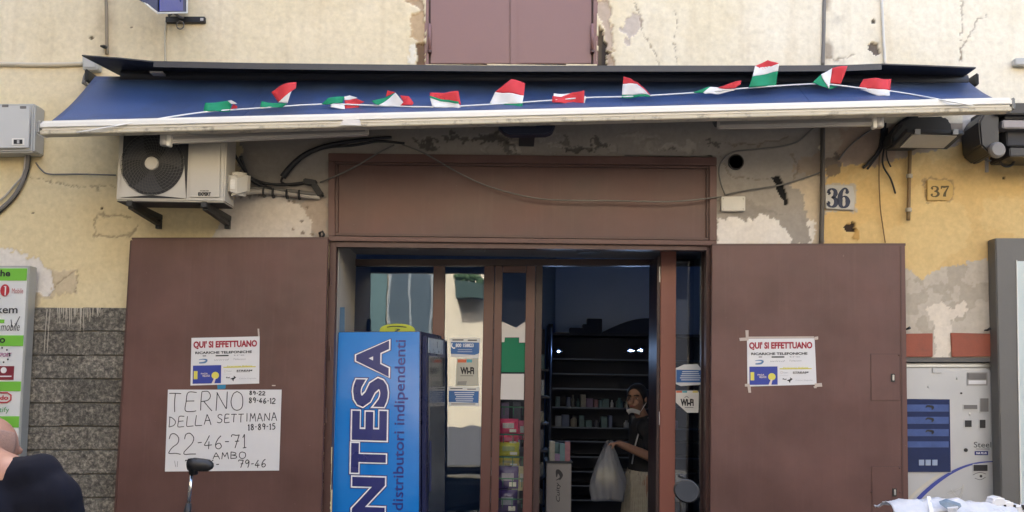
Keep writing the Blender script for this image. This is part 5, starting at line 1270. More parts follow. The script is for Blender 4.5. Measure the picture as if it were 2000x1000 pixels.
for k, (y0, y1) in enumerate(((790, 804), (814, 828), (838, 852), (862, 874))):
    MB().pr(1758, y0, 1853, y1, -.002, .004).build('product_strip', mat('strip blue', (.06, .10, .26), .2, var=.4, vscale=9), dw)
    if k < 3:
        q = MB(); x = 1808; brush_px(q, [(x, y0 + 6), (x + 4, y0 + 3), (x + 14, y0 + 5), (x + 12, y0 + 10)], -.0035, [.006, .012, .016, .008]); q.build('pictogram', M_ink, dw, fix=False, split=True)
for x in (1800, 1813, 1826): MB().pr(x - 5, 898, x + 5, 909, -.002, .003).build('button', mat('button pale', (.3, .36, .48), .3), dw)
def bit(x0, y0, x1, y1, m, nm, d=.004): return MB().pr(x0, y0, x1, y1, .008 - d, d + .002).build(nm, m, fp, bevel=.001)
bit(1889, 727, 1929, 753, M_silD, 'coin_plate'); bit(1891, 729, 1927, 741, M_cg, 'coin_slot', .008); bit(1892, 743, 1926, 750, M_pap, 'instruction_label', .006)
for q, nm in (((1883, 791, 1909, 799), 'card_slot'), ((1915, 778, 1931, 804), 'note_slot'), ((1885, 821, 1898, 834), 'keypad'), ((1914, 820, 1925, 836), 'reader'), ((1902, 908, 1929, 920), 'outlet')):
    bit(q[0] - 2, q[1] - 2, q[2] + 2, q[3] + 2, M_sil, nm + '_frame', .004); bit(*q, M_cg if nm in ('card_slot', 'note_slot') else M_cb, nm, .007)
for x, y, r, m in ((1870, 739, .009, M_sil), (1814, 755, .008, M_sil), (1877, 768, .006, M_cb), (1886, 879, .012, M_cb), (1895, 809, .008, M_sil)): MB().lathe([(r, -.006), (r, .004)], P(x, y, .008), 'Y', 14).build('lock', m, fp)
bit(1822, 719, 1841, 728, M_sil, 'latch', .01)
q = MB(); text_px(q, 'Steel', 1902, 863, 1936, 874, .0055, .0); lines(q, 1902, 1937, (877,), .0055, .003); q.build('lettering', M_dg, fp, fix=False, split=True)
bit(1904, 881, 1930, 889, M_nv, 'badge', .003); q = MB(); text_px(q, 'NA PLUS', 1907, 883, 1927, 887, .0035, .03); q.build('lettering', M_wh, fp, fix=False, split=True)
q = MB(); brush_px(q, [(1775, 998), (1800, 968), (1835, 938), (1870, 917), (1905, 905), (1941, 901)], .0055, [.028, .026, .022, .016, .010, .006]); q.build('blue_sweep', mat('sweep blue', (.05, .07, .30), .35), fp, fix=False)
q = MB(); brush_px(q, [(1755, 1002), (1785, 966), (1825, 934), (1862, 912)], .0058, [.02, .022, .02, .008]); q.build('pale_sweep', mat('sweep cream', (.58, .54, .46), .4), fp, fix=False)
q = MB(); brush_px(q, [(1900, 928), (1908, 924), (1917, 923), (1926, 926)], .0055, .003); brush_px(q, [(1904, 934), (1915, 937), (1925, 932)], .0055, .003); q.mark(); q.ball(P(1916, 930, .006), (.009, .001, .009)); q.build('eye_emblem', M_dg, fp, fix=False, split=True)
q = MB()
for pts in ([(1850, 964), (1862, 960), (1882, 950)], [(1858, 955), (1868, 968), (1876, 966), (1882, 946)], [(1848, 972), (1870, 978), (1880, 962)]): brush_px(q, pts, .0055, .005)
q.build('embossed_mark', mat('bright steel'), fp, fix=False, split=True)
MB().cyl(P(1944, 712, .0), P(1948, 1050, .0), .006, n=8).build('side_trim', mat('bright steel'), cm)

# ---- grey framed display board at the right edge
gb = thing('display_board', 'large grey framed board standing proud of the wall at the right edge', 'board', P(2000, 900, -.1))
def gq(x, y): return (x + (y - 465)*.0235, y)
MB().pp([gq(1944, 465), gq(2230, 465), gq(2230, 1100), gq(1944, 1100)], -.10, .098).build('frame', mat('grey frame paint', (.135, .13, .12), .5, var=.1), gb, bevel=.006)
MB().pp([gq(1986, 510), gq(2190, 510), gq(2190, 1060), gq(1983, 1060)], -.104, .006).build('panel', mat('pale panel', (.55, .62, .60), .4, var=.06, vscale=3), gb)
MB().pp([gq(1984, 508), gq(1986, 508), gq(1983, 1062), gq(1980.5, 1062)], -.106, .006).build('trim', M_bar, gb)

# ================================================================== OPPOSITE SIDE OF THE STREET (lit by the sun, mirrored in the glass)
ob = thing('opposite_building', 'sunlit cream house across the street', 'building', (0, -9.8, 0))
YO = -9.5
M_ow = mat('opposite plaster', tuple(lin((222, 209, 184))), .9, var=.08, vscale=.8, bump=.3, bscale=30)
holes = [(-6.2, -4.4, 0, 2.8), (-3.9, -2.75, 0, 4.3), (-.42, 1.9, 0, 4.3), (2.5, 4.2, 0, 4.3)]
w = MB(); prev = -14
for x0, x1, zb, zt2 in holes:
    w.bb(prev, x0, YO - .4, YO, 0, 4.4); w.bb(x0, x1, YO - .4, YO, zt2, 4.4); prev = x1
w.bb(prev, 40, YO - .4, YO, 0, 4.4); w.bb(-14, 40, YO - .4, YO, 4.4, 7.5)
w.build('wall', M_ow, ob)
M_og = mat('bounce cutting dark', (.07, .068, .066), .85, var=.2, vscale=2)  # unseen dark cladding, added to cut light bounced under the awning
for x0, x1 in ((-14, -6.2), (-6.2, -3.9), (1.9, 2.5), (4.2, 40)): MB().bb(x0 + (1.8 if x0 == -6.2 else 0), x1, YO, YO + .04, 0, 4.4).build('bounce_cladding', M_og, ob)
MB().bb(-14, 14, YO - 5, YO - .4, 7.2, 7.5).build('roof', M_ow, ob)
MB().bb(-14, 14, YO - .9, YO - .8, 0, 5.7).build('inner_wall', mat('dark inside', (.02, .022, .03), .9), ob)
for x0, x1 in ((-2.75, -.42),):
    MB().bb(x0, x1, YO, YO + .03, 0, .75).build('plinth', mat('opposite stone', (.12, .12, .13), .8, var=.3, vscale=5), ob)
M_sh = mat('opposite shutter', (.10, .17, .17), .5)
wd_ = MB().bb(-2.35, -1.5, YO, YO + .05, 2.0, 3.7).build('window', mat('window grey', (.28, .31, .32), .4), ob)
for x0, x1 in ((-2.3, -1.95), (-1.9, -1.55)): MB().bb(x0, x1, YO + .05, YO + .07, 2.08, 3.6).build('pane', mat('curtained pane', (.09, .12, .14), .1), wd_)
MB().bb(-2.75, -2.38, YO, YO + .05, 2.0, 3.7).build('shutter', M_sh, ob)
bx_ = MB().bb(-1.05, -.55, YO, YO + .35, 3.15, 3.4).build('planter', mat('planter green', (.03, .06, .05), .7), ob)
for k in range(14): MB().ball((-1.05 + random.uniform(0, .5), YO + .2, 3.42 + random.uniform(0, .12)), random.uniform(.04, .09), n=7, k=5).build('leaf_clump', mat('leaf', (.03, .07, .02), .7), bx_)
for x in (-11, -8, 5.5, 8.5, 11): MB().bb(x, x + 1.1, YO, YO + .05, 4.45, 5.6).build('shutter', M_sh, ob)

se = thing('skylight_block', 'tall brownish unseen block added on the left to hold back skylight', 'building', (-9, -4.5, 0))  # unseen block added to dim the skylight from the left
MB().bb(-12, -6.5, -9.4, -.6, 0, 11).build('wall', mat('skylight block brown', (.16, .13, .10), .9, var=.15, vscale=1), se)
for z in (1.0, 4.2, 7.4):
    for y in (-8.0, -5.0, -2.2): MB().bb(-6.5, -6.45, y, y + 1.1, z, z + 1.7).build('window', M_sh, se)

# ================================================================== PEOPLE
def capsule(mb, a, ra, b, rb, n=14):
    a, b = V(a), V(b); d = (b - a); L = max(d.length, 1e-5); d = d/L
    pts, rs = [], []
    for k in range(5): t = -math.pi/2 + k*math.pi/2/4; pts.append(a + d*ra*math.sin(t)); rs.append(max(ra*math.cos(t), .0008))
    for k in range(5): t = k*math.pi/2/4; pts.append(b + d*rb*math.sin(t)); rs.append(max(rb*math.cos(t), .0008))
    mb.tube(pts, rs, n)
def fuse(mb, name, m, parent, voxel=.008, smooth=6):
    """overlapping shapes become one continuous skin"""
    o = mb.build(name, m)
    r = o.modifiers.new('r', 'REMESH'); r.mode = 'VOXEL'; r.voxel_size = voxel
    s = o.modifiers.new('s', 'SMOOTH'); s.factor = .5; s.iterations = smooth
    dg = bpy.context.evaluated_depsgraph_get(); dg.update()
    me = bpy.data.meshes.new_from_object(o.evaluated_get(dg))
    o.modifiers.clear(); o.data = me; me.name = name
    me.polygons.foreach_set('use_smooth', [True]*len(me.polygons))
    if parent: attach(o, parent)
    return o
def rotz(v, a): return V((v[0]*math.cos(a) - v[1]*math.sin(a), v[0]*math.sin(a) + v[1]*math.cos(a), v[2]))
def head(mb, c, s, yaw, pitch=0):
    """skull, jaw, nose, ears; faces -y at yaw 0"""
    Rm = Matrix.Rotation(yaw, 3, 'Z') @ Matrix.Rotation(pitch, 3, 'X')
    q = lambda x, y, z: V(c) + Rm @ V((x*s, y*s, z*s))
    mb.ball(q(0, .008, .035), (.074*s, .092*s, .082*s), rot=Rm, n=22, k=14)
    mb.ball(q(0, -.012, -.03), (.060*s, .074*s, .080*s), rot=Rm, n=20, k=12)
    mb.ball(q(0, -.045, -.085), (.034*s, .034*s, .028*s), rot=Rm)
    capsule(mb, q(0, -.090, .015), .010*s, q(0, -.106, -.022), .015*s)
    for sx in (-1, 1):
        mb.ball(q(sx*.078, .012, -.005), (.010*s, .02*s, .034*s), rot=Rm)
        mb.ball(q(sx*.034, -.070, -.03), (.022*s, .018*s, .022*s), rot=Rm)
    capsule(mb, q(-.03, -.083, .034), .010*s, q(.03, -.083, .034), .010*s)
    capsule(mb, q(-.018, -.083, -.055), .008*s, q(.018, -.083, -.055), .008*s)
    return q, Rm
def hand_mesh(mb, wrist, dirv, down, curl=.9, s=1.0):
    """palm and five fingers curling; dirv = towards the fingers, down = side they curl to"""
    d = V(dirv).normalized(); dn = V(down); dn = (dn - d*dn.dot(d)).normalized(); sd = d.cross(dn)
    w = V(wrist)
    for k in (-1, 0, 1): capsule(mb, w + sd*.018*k*s, .013*s, w + d*.075*s + sd*.026*k*s, .012*s, 10)
    for k, L in ((-1.5, .8), (-.5, 1.0), (.5, .95), (1.5, .75)):
        p = w + d*.080*s + sd*.019*k*s; a = .35
        for seg in (.034, .026, .02):
            a += curl*.75; e = p + (d*math.cos(a) + dn*math.sin(a))*seg*L*s
            capsule(mb, p, .0082*s, e, .0074*s, 8); p = e
    p = w + d*.03*s + sd*.03*s
    for seg, a in ((.035, .5), (.028, 1.0)):
        e = p + (sd*.5*math.cos(a) + d*.7 + dn*math.sin(a)).normalized()*seg*s; capsule(mb, p, .010*s, e, .009*s, 8); p = e
M_skinW = mat('olive skin', (.27, .15, .105), .55, var=.08, vscale=20, bump=.05)
M_skinM = mat('tanned skin', (.32, .165, .115), .5, var=.12, vscale=16, bump=.08)
# ---- shop assistant, turned to the left, looking out; forearm raised with a bag
YW = 1.55
hc = P(1243, 780, YW); wx_, wz_ = hc.x, hc.z
pw = thing('person', 'woman in black top and cream fringed skirt inside the shop, mask under her chin', 'person', (wx_ + .05, YW, .02))
X0 = wx_ + .07
bm_ = MB()
q, Rm = head(bm_, hc, 1.0, R(-28))
capsule(bm_, (X0 - .04, YW + .02, wz_ - .10), .05, (X0 - .01, YW + .03, 1.30), .055)
capsule(bm_, (X0, YW - .11, 1.235), .075, (X0 + .02, YW + .17, 1.235), .075)
capsule(bm_, (X0, YW + .03, 1.22), .115, (X0 + .02, YW + .03, .92), .125)
capsule(bm_, (X0 + .02, YW + .03, .92), .125, (X0 + .03, YW + .03, .80), .15)
sh_, el, wr = V((X0 + .04, YW - .14, 1.225)), P(1272, 893, YW - .20), P(1208, 866, YW - .24)
capsule(bm_, sh_, .058, el, .043); capsule(bm_, el, .043, wr, .027)
hd_ = (P(1192, 868, YW - .25) - wr)
hand_mesh(bm_, wr, hd_, (0, -.2, -1), .9)
capsule(bm_, (X0 + .02, YW + .2, 1.22), .055, (X0 - .02, YW + .26, .98), .042); capsule(bm_, (X0 - .02, YW + .26, .98), .042, (X0 - .12, YW + .2, .80), .028)
hand_mesh(bm_, (X0 - .12, YW + .2, .80), (-.4, -.2, -.9), (1, 0, 0), .4)
for sy in (-.08, .11):
    capsule(bm_, (X0 + .03, YW + sy, .80), .085, (X0 + .03, YW + sy, .45), .055); capsule(bm_, (X0 + .03, YW + sy, .45), .055, (X0 + .04, YW + sy, .10), .036); capsule(bm_, (X0 + .05, YW + sy, .06), .036, (X0 - .12, YW + sy, .05), .028)
fuse(bm_, 'body', M_skinW, pw, .0065, 5)
tp = MB()
capsule(tp, (X0, YW - .115, 1.232), .088, (X0 + .02, YW + .175, 1.232), .088); capsule(tp, (X0, YW + .03, 1.21), .135, (X0 + .02, YW + .03, .93), .148); capsule(tp, (X0 + .02, YW + .03, .95), .148, (X0 + .02, YW + .03, .88), .155)
capsule(tp, sh_, .075, sh_ + (el - sh_)*.62, .072); capsule(tp, (X0 + .02, YW + .2, 1.22), .072, (X0 - .01, YW + .24, 1.06), .068)
fuse(tp, 'top', mat('black jersey', (.010, .010, .013), .85, var=.2, bump=.3, bscale=60), pw, .01, 5)
sk = MB()
def skirt(u, v):
    a = 2*math.pi*u; r = .165 + .06*v + .006*math.sin(a*23) + .004*math.sin(a*41 + 2*v)
    return V((X0 + .025 + r*math.cos(a)*.95, YW + .03 + r*math.sin(a), .90 - .62*v + .012*math.sin(a)))
sk.grid(skirt, 160, 14); sko = sk.build('skirt', mat('cream fringe', (.36, .33, .27), .85, var=.35, vscale=30, bump=.4), pw, smooth=True)
for k in range(70):
    a = 2*math.pi*k/70
    MB().tube([skirt(k/70, .05) + V((math.cos(a), math.sin(a), 0))*.006, skirt(k/70, .55) + V((math.cos(a), math.sin(a), 0))*.012, skirt(k/70, 1.0) + V((math.cos(a), math.sin(a), -.05))*.02], [.004, .005, .002], 5).build('fringe', mat('cream fringe'), sko)
hr = MB(); hr.ball(q(0, .022, .045), (.086, .098, .086), rot=Rm, n=22, k=14); hr.ball(q(0, .10, .03), (.05, .05, .05), n=14, k=9); hr.ball(q(.07, .04, -.02), (.022, .05, .06), rot=Rm); hr.ball(q(-.07, .04, -.02), (.022, .05, .06), rot=Rm)
fuse(hr, 'hair', mat('black hair', (.012, .010, .010), .5, var=.3, vscale=50, bump=.4, bscale=120), pw, .008, 3)
for sx in (-1, 1):
    MB().ball(q(sx*.030, -.080, .010), (.009, .004, .0045), rot=Rm, n=10, k=6).build('eye', mat('eye white', (.5, .48, .46), .3), pw)
    MB().ball(q(sx*.030, -.086, .010), (.005, .003, .005), rot=Rm, n=8, k=6).build('iris', M_cb, pw)
    MB().tube([q(sx*.012, -.094, .030), q(sx*.032, -.092, .036), q(sx*.05, -.078, .030)], .0045, 6).build('eyebrow', mat('black hair'), pw)
MB().tube([q(-.022, -.0935, -.055), q(0, -.096, -.053), q(.022, -.0935, -.055)], [.003, .006, .003], 6).build('lips', mat('lips', (.28, .08, .07), .5), pw)
mk = MB()
def maskf(u, v):
    a = (u - .5)*2.2; r = .066 + .008*math.cos(v*math.pi) 
    return q(r*math.sin(a)*.9, -.035 - .07*math.cos(a) + .02*v, -.084 - .032*v + .012*math.cos(a*2) + .003*math.sin(v*18))
mk.grid(maskf, 18, 8); mo = mk.build('face_mask', mat('mask white', (.75, .78, .82), .7, var=.04), pw, smooth=True, solid=.002)
for sx in (-1, 1): MB().tube([maskf(0 if sx < 0 else 1, .2), q(sx*.082, .0, -.03), q(sx*.088, .03, .0)], .002, 5).build('ear_loop', mat('mask white'), mo)
MB().tube(cat_rom([(X0 + .02, YW - .10, 1.325), (X0 - .05, YW - .125, 1.24), (X0 - .095, YW - .13, 1.10), (X0 - .12, YW - .12, .95)], 6), .006, 6).build('bag_strap', mat('grey strap', (.35, .36, .4), .6), pw)
# ---- carrier bag in her hand
M_bagp = bpy.data.materials.new('thin white plastic'); M_bagp.use_nodes = True
nt = M_bagp.node_tree; b = nt.nodes['Principled BSDF']; b.inputs['Base Color'].default_value = (.24, .25, .28, 1); b.inputs['Roughness'].default_value = .35; b.inputs['Alpha'].default_value = .6
_n = nt.nodes.new('ShaderNodeTexNoise'); _n.inputs['Scale'].default_value = 14; _b = nt.nodes.new('ShaderNodeBump'); _b.inputs['Strength'].default_value = .7; _b.inputs['Distance'].default_value = .015; nt.links.new(_n.outputs['Fac'], _b.inputs['Height']); nt.links.new(_b.outputs[0], b.inputs['Normal'])
bgx = P(1189, 900, YW - .27); zt_, zb_ = P(1190, 872, YW - .27).z, P(1190, 976, YW - .27).z
bg = thing('carrier_bag', 'white plastic carrier bag hanging from the woman\'s hand', 'bag', (bgx.x, YW - .27, zb_))
def bagf(u, v):
    a = 2*math.pi*u; t = v
    r = .025 + .092*min(1, t*1.6)**.8 - .012*max(0, t - .8)*5
    wr_ = 1 + .07*math.sin(a*5 + t*4) + .05*math.sin(a*11 - t*6)
    return V((bgx.x - .01*t + r*math.cos(a)*wr_*1.15, YW - .27 + r*math.sin(a)*.75*wr_, zt_ + (zb_ - zt_)*t + .01*math.sin(a*3)))
mbb = MB(); mbb.grid(bagf, 48, 20); mbb.add([bagf(k/48, 1) for k in range(48)] + [V((bgx.x - .01, YW - .27, zb_ - .004))], [(k, (k+1) % 48, 48) for k in range(48)]); mbb.build('sack', M_bagp, bg, smooth=True, weld=True)
for dx in (-.012, .016): MB().tube([bagf(.4 if dx < 0 else .1, .06), V((bgx.x + dx, YW - .272, zt_ + .045)), V((bgx.x + dx + .012, YW - .26, zt_ + .05)), bagf(.6 if dx < 0 else .9, .06)], [.012, .007, .007, .012], 8).build('handle', M_bagp, bg, smooth=True)
o = MB().ball((bgx.x - .012, YW - .27, (zt_ + zb_)/2 - .03), (.088, .062, .085), n=20, k=14).build('loaf', mat('bread crust', (.75, .66, .34), .7, var=.25, vscale=12, bump=.4, bscale=20), smooth=True); tag(o, 'round yellowish loaf showing through the white carrier bag', 'bread')

# ---- man at the lower left, close to the camera, seen from behind
YM = -3.25
hm = P(-34, 893, YM)
pm = thing('person', 'bald man in a dark navy T-shirt seen from behind at the lower left corner', 'person', (hm.x - .05, YM, 0))
bm_ = MB()
head(bm_, hm, 1.02, R(150), R(14))
YM -= .16                                                  # he stoops: the back is nearer than the head
nk = P(18, 938, YM)
nx_, nz_ = nk.x - .06, nk.z
capsule(bm_, hm + V((.012, -.03, -.02)), .064, nk, .066)
SH = P(92, 984, YM); SL = SH - V((.40, -.05, -.02))
capsule(bm_, SH, .065, SL, .065); capsule(bm_, (nx_, YM, nz_ - .10), .12, (nx_, YM + .05, nz_ - .40), .13); capsule(bm_, (nx_, YM + .05, nz_ - .40), .13, (nx_, YM + .05, nz_ - .52), .135)
for s, S in ((1, SH), (-1, SL)):
    e = S + V((s*.07, .04, -.27)); w_ = e + V((s*-.02, .16, -.20))
    capsule(bm_, S, .058, e, .044); capsule(bm_, e, .044, w_, .03); hand_mesh(bm_, w_, (0, .5, -.85), (-s, 0, 0), .35)
    capsule(bm_, (nx_ + s*.09, YM + .05, nz_ - .52), .095, (nx_ + s*.10, YM + .02, .46), .062); capsule(bm_, (nx_ + s*.10, YM + .02, .46), .062, (nx_ + s*.10, YM, .10), .042); capsule(bm_, (nx_ + s*.10, YM - .02, .05), .042, (nx_ + s*.11, YM + .17, .04), .034)
fuse(bm_, 'body', M_skinM, pm, .0075, 6)
ts = MB()
capsule(ts, SH, .088, SL, .088); capsule(ts, P(66, 935, YM), .071, P(-110, 968, YM), .068); capsule(ts, (nx_, YM - .01, nz_ - .12), .145, (nx_, YM + .05, nz_ - .40), .158); capsule(ts, (nx_, YM + .05, nz_ - .40), .158, (nx_, YM + .05, nz_ - .50), .165)
for s, S in ((1, SH), (-1, SL)): capsule(ts, S, .086, S + V((s*.05, .025, -.18)), .078)
fuse(ts, 't_shirt', mat('navy cotton', (.0042, .005, .0115), .9, var=.2, vscale=7, bump=.9, bscale=9, spec=.2), pm, .009, 7)
def crease(o, amp, sc):
    me = o.data; n = len(me.vertices); co = np.empty(n*3); no = np.empty(n*3)
    me.vertices.foreach_get('co', co); me.vertices.foreach_get('normal', no); co = co.reshape(-1, 3); no = no.reshape(-1, 3)
    u, w = co[:, 0]*1.4 + co[:, 2]*.9, co[:, 2]*.5 - co[:, 1]*1.1
    d = np.abs(fbm(u + 5, w + 5, sc, 3, 50) - .5)*2
    co += no*(amp*(d - .3))[:, None]; me.vertices.foreach_set('co', co.ravel()); me.update()
for o in pm.children:
    if o.name.startswith('t_shirt'): crease(o, .022, 5.5)
for o in pw.children:
    if o.name.startswith('top'): crease(o, .016, 7)
Rh = Matrix.Rotation(R(150), 3, 'Z') @ Matrix.Rotation(R(14), 3, 'X')
def stub(u, v):
    a = R(-35) + R(250)*u; t = R(58) + R(58)*v
    return hm + Rh @ (V((.0775*math.sin(t)*math.cos(a), .096*math.sin(t)*math.sin(a) + .008, .085*math.cos(t) + .034))*1.02)
MB().grid(stub, 40, 14).build('hair', mat('grey stubble', (.27, .165, .13), .8, var=.35, vscale=160, bump=.6, bscale=300), pm, smooth=True, solid=.003)
tr_ = MB()
for s in (1, -1): capsule(tr_, (nx_ + s*.085, YM, nz_ - .50), .12, (nx_ + s*.10, YM + .02, .46), .085); capsule(tr_, (nx_ + s*.10, YM + .02, .46), .085, (nx_ + s*.10, YM, .12), .072)
fuse(tr_, 'trousers', mat('grey trousers', (.05, .05, .055), .85, var=.2), pm, .012, 6)

# ================================================================== PARKED SCOOTERS (only a mirror of each reaches into the picture)
M_tyre = mat('rubber', (.02, .02, .02), .8); M_chr = mat('chrome', (.75, .75, .74), .15, 1.0, var=.03); M_sct = mat('scooter grey paint', (.12, .13, .15), .3); M_blk = mat('black plastic', (.014, .014, .016), .45)
def scooter(org, yaw, label, mirror):
    """front wheel axle below the bar at org; the nose points along +y before turning"""
    Mz = Matrix.Rotation(yaw, 3, 'Z'); O = V((org[0], org[1], 0)); zb = org[2]
    L = lambda x, y, z: O + Mz @ V((x, y, z))
    t = thing('scooter', label, 'scooter', O)
    def wheel(y):
        ax = Mz @ V((1, 0, 0)); c = L(0, y, .22); pts = [c + (Mz @ V((0, math.cos(a), 0)) + V((0, 0, math.sin(a))))*.175 for a in [k*math.pi/12 for k in range(25)]]
        w = MB().tube(pts, .045, 10, cap=False).build('wheel', M_tyre, t, smooth=True)
        MB().cyl(c - ax*.04, c + ax*.04, .12, n=20).build('rim', M_gb, w)
    wheel(.12); wheel(-1.1)
    for s in (-1, 1): MB().tube([L(s*.07, .12, .22), L(s*.06, .03, .55), L(0, 0, zb - .12)], .02, 8).build('fork', M_chr, t)
    MB().prism([L(-.2, -.02, .25), L(.2, -.02, .25), L(.16, -.06, zb - .12), L(-.16, -.06, zb - .12)], Mz @ V((0, -.05, 0))).build('leg_shield', M_sct, t, bevel=.02)
    MB().prism([L(-.15, -.1, .2), L(.15, -.1, .2), L(.15, -.62, .2), L(-.15, -.62, .2)], (0, 0, .06)).build('floorboard', M_blk, t, bevel=.01)
    MB().prism([L(-.16, -.58, .26), L(-.16, -1.42, .50), L(-.16, -1.42, .64), L(-.16, -.6, .68)], Mz @ V((.32, 0, 0))).build('tail', M_sct, t, bevel=.05, seg=3)
    MB().prism([L(-.14, -.62, .69), L(-.14, -1.38, .70), L(-.14, -1.36, .78), L(-.14, -.66, .75)], Mz @ V((.28, 0, 0))).build('seat', M_blk, t, bevel=.03, seg=3)
    MB().tube([L(-.34, -.08, zb - .02), L(-.1, 0, zb - .04), L(.1, 0, zb - .04), L(.34, -.08, zb - .02)], .014, 8).build('handlebar', M_chr, t)
    for s in (-1, 1): MB().tube([L(s*.22, -.04, zb - .03), L(s*.36, -.085, zb - .02)], .02, 10).build('grip', M_blk, t)
    MB().ball(L(0, .06, zb - .12), (.08, .06, .07)).build('headlight', M_gb, t, smooth=True)
    for a, e in mirror: o = a.build(e[0], e[1], t, smooth=e[2])
    return t
# left: mirror head seen edge-on over a chrome stem in a black boot
ym = -1.8
st0, st1 = P(364, 1000, ym), P(375, 926, ym)
m1 = MB(); hq = [P(x, y, ym) for x, y in ((368, 908), (380, 907), (395, 908), (408, 909), (416, 910))]
m1.tube(hq, [.026, .030, .029, .026, .012], 14)
m1.prism([P(367, 896, ym - .02), P(384, 897, ym - .02), P(381, 928, ym - .02), P(369, 927, ym - .02)], (0, .04, 0))
fl_ = MB(); fl_.tube([P(363, 897, ym - .005), P(366, 897.5, ym - .005)], .008, 8)
stem = MB(); stem.tube([P(374, 926, ym), P(368, 985, ym)], .0075, 10)
boot = MB(); boot.tube([P(368.5, 983, ym), P(365, 1004, ym), P(362, 1030, ym)], [.012, .017, .018], 12)
s1_ = scooter((P(362, 1030, ym).x - .0, ym + .3, P(362, 1030, ym).z - .06), R(90), 'parked scooter whose black mirror on a chrome stem rises before the handwritten sheet', ((m1, ('mirror', M_blk, True)), (stem, ('mirror_stem', M_chr, True)), (boot, ('stem_boot', M_blk, True))))
# right: oval mirror facing the street
yn = -2.0
mc = P(1341, 959, yn); m2 = MB(); ring = []
Rt = Matrix.Rotation(R(24), 3, 'Y')
m2.lathe([(.02, .03), (.045, .024), (.056, .01), (.058, 0), (.053, -.003)], (0, 0, 0), 'Y', 28)
m2.v = [tuple(mc + Rt @ V((v[0]*.98, v[1], v[2]*.85))) for v in m2.v]
gl_ = MB(); gl_.lathe([(.051, -.006), (.051, -.003)], (0, 0, 0), 'Y', 28); gl_.v = [tuple(mc + Rt @ V((v[0]*.98, v[1], v[2]*.85))) for v in gl_.v]
st_ = MB(); st_.tube([mc + V((-.025, .015, -.035)), P(1331, 990, yn + .01), P(1328, 1040, yn + .01)], .006, 8)
s2_ = scooter((P(1328, 1040, yn).x - .22, yn + .06, P(1328, 1040, yn).z + .0), R(0), 'parked scooter whose round mirror shows at the foot of the right sidelight', ((m2, ('mirror', M_blk, True)), (gl_, ('mirror_glass', mat('mirror silver', (.10, .115, .15), .06, 1.0, var=.05, bump=0), False)), (st_, ('mirror_stem', M_blk, True))))

# ================================================================== STALL AT THE LOWER RIGHT
ysf = -1.75
tl = P(1706, 990, ysf); ztop = .78
tb = thing('stall_table', 'folding stall table below the white crate at the lower right', 'table', (2.4, ysf + .3, 0))
MB().bb(tl.x - .1, 3.1, ysf - .05, ysf + .7, ztop - .03, ztop).build('tabletop', mat('table grey', (.3, .3, .3), .6), tb, bevel=.004)
for x in (tl.x, 3.0):
    for y in (ysf, ysf + .62): MB().cyl((x, y, 0), (x, y, ztop - .031), .016, n=10).build('leg', M_gb, tb)
M_crt = mat('white crate plastic', (.74, .74, .75), .4, var=.04, bump=.05); M_film = mat('crumpled white film', (.52, .53, .56), .3, var=.12, vscale=9, bump=1.0, bscale=26)
zr = P(1900, 984, ysf).z
cx0, cx1 = P(1748, 985, ysf + .3).x, P(2075, 985, ysf).x
cr_ = thing('plastic_crate', 'white plastic crate with a scalloped rim full of wrapped goods', 'crate', ((cx0 + cx1)/2, ysf + .25, ztop))
for q0, q1 in (((cx0, ysf), (cx1, ysf)), ((cx0, ysf + .3), (cx1, ysf + .3)), ((cx0, ysf), (cx0, ysf + .3)), ((cx1, ysf), (cx1, ysf + .3))):
    MB().bb(min(q0[0], q1[0]) - .008, max(q0[0], q1[0]) + .008, min(q0[1], q1[1]) - .008, max(q0[1], q1[1]) + .008, ztop + .004, zr - .062).build('side', M_crt, cr_, bevel=.003)
MB().bb(cx0, cx1, ysf, ysf + .3, ztop + .001, ztop + .012).build('base', M_crt, cr_)
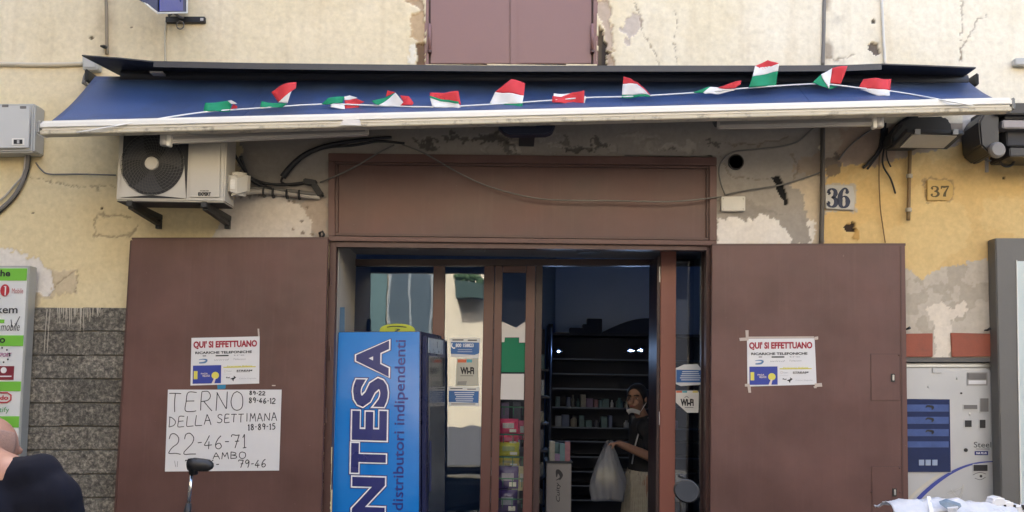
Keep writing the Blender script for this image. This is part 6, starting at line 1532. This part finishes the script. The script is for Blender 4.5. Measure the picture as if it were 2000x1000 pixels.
for i, (px, h, wd) in enumerate(((1953, 971, .033), (1972, 979, .028), (1990, 986, .026), (2010, 988, .024))):
    p = P(px, h, ysf + .05); MB().prism([(p.x - wd, p.y, zr - .09), (p.x - wd, p.y, p.z - .014), (p.x - wd*.5, p.y, p.z), (p.x + wd*.5, p.y, p.z), (p.x + wd, p.y, p.z - .014), (p.x + wd, p.y, zr - .09)], (0, .07, 0)).build('rim_lug', M_crt, cr_, bevel=.008, seg=3)
    MB().bb(p.x - .004 + .02, p.x + .006 + .02, p.y - .004, p.y + .01, zr - .03, zr - .008).build('rim_slot', M_cb, cr_)
# wrapped bundle heaped in it
prof = [(1712, 984), (1728, 981), (1755, 976), (1790, 974), (1812, 973), (1850, 976), (1890, 982), (1930, 986), (1946, 985)]
ux = [P(p[0], p[1], ysf + .2).x for p in prof]; uz = [P(p[0], p[1], ysf + .12).z for p in prof]
wv = lambda x, y: float(.03*(fbm(np.array([x]), np.array([y]), 9, 4, 40)[0] - .5) + .03*abs(fbm(np.array([x]), np.array([y]), 14, 3, 44)[0] - .5))
bd = MB(); bd.grid(lambda u, v: V((ux[0] + (ux[-1]-ux[0])*u, ysf - .02 + .25*v, float(np.interp(ux[0] + (ux[-1]-ux[0])*u, ux, uz)) - .05*(1 - min(1, v*4)) - .05*max(0, v - .4) + wv(u*.9, v*.5))), 70, 30)
o = bd.build('wrapped_bundle', M_film, smooth=True, solid=-.004); tag(o, 'white film wrapped goods heaped over the crate rim', 'bundle')
st2 = MB(); st2.prism([P(1811, 974, ysf + .06), P(1818, 974, ysf + .06), P(1824, 1002, ysf - .03), P(1816, 1002, ysf - .03)], (0, .004, .01)).build('strap', M_crt, o)
pk = MB(); pk.prism([P(1836, 985, ysf - .03), P(1850, 980, ysf - .02), P(1878, 989, ysf - .03), P(1862, 1003, ysf - .04)], (0, .01, .012)).build('printed_pack', mat('pack dark print', (.14, .19, .24), .3, var=.7, vscale=22, bump=0), o)
MB().prism([P(1851, 993, ysf - .042), P(1872, 991, ysf - .042), P(1866, 1003, ysf - .046), P(1852, 1003, ysf - .046)], (0, .006, .004)).build('pack_label', M_film, o)
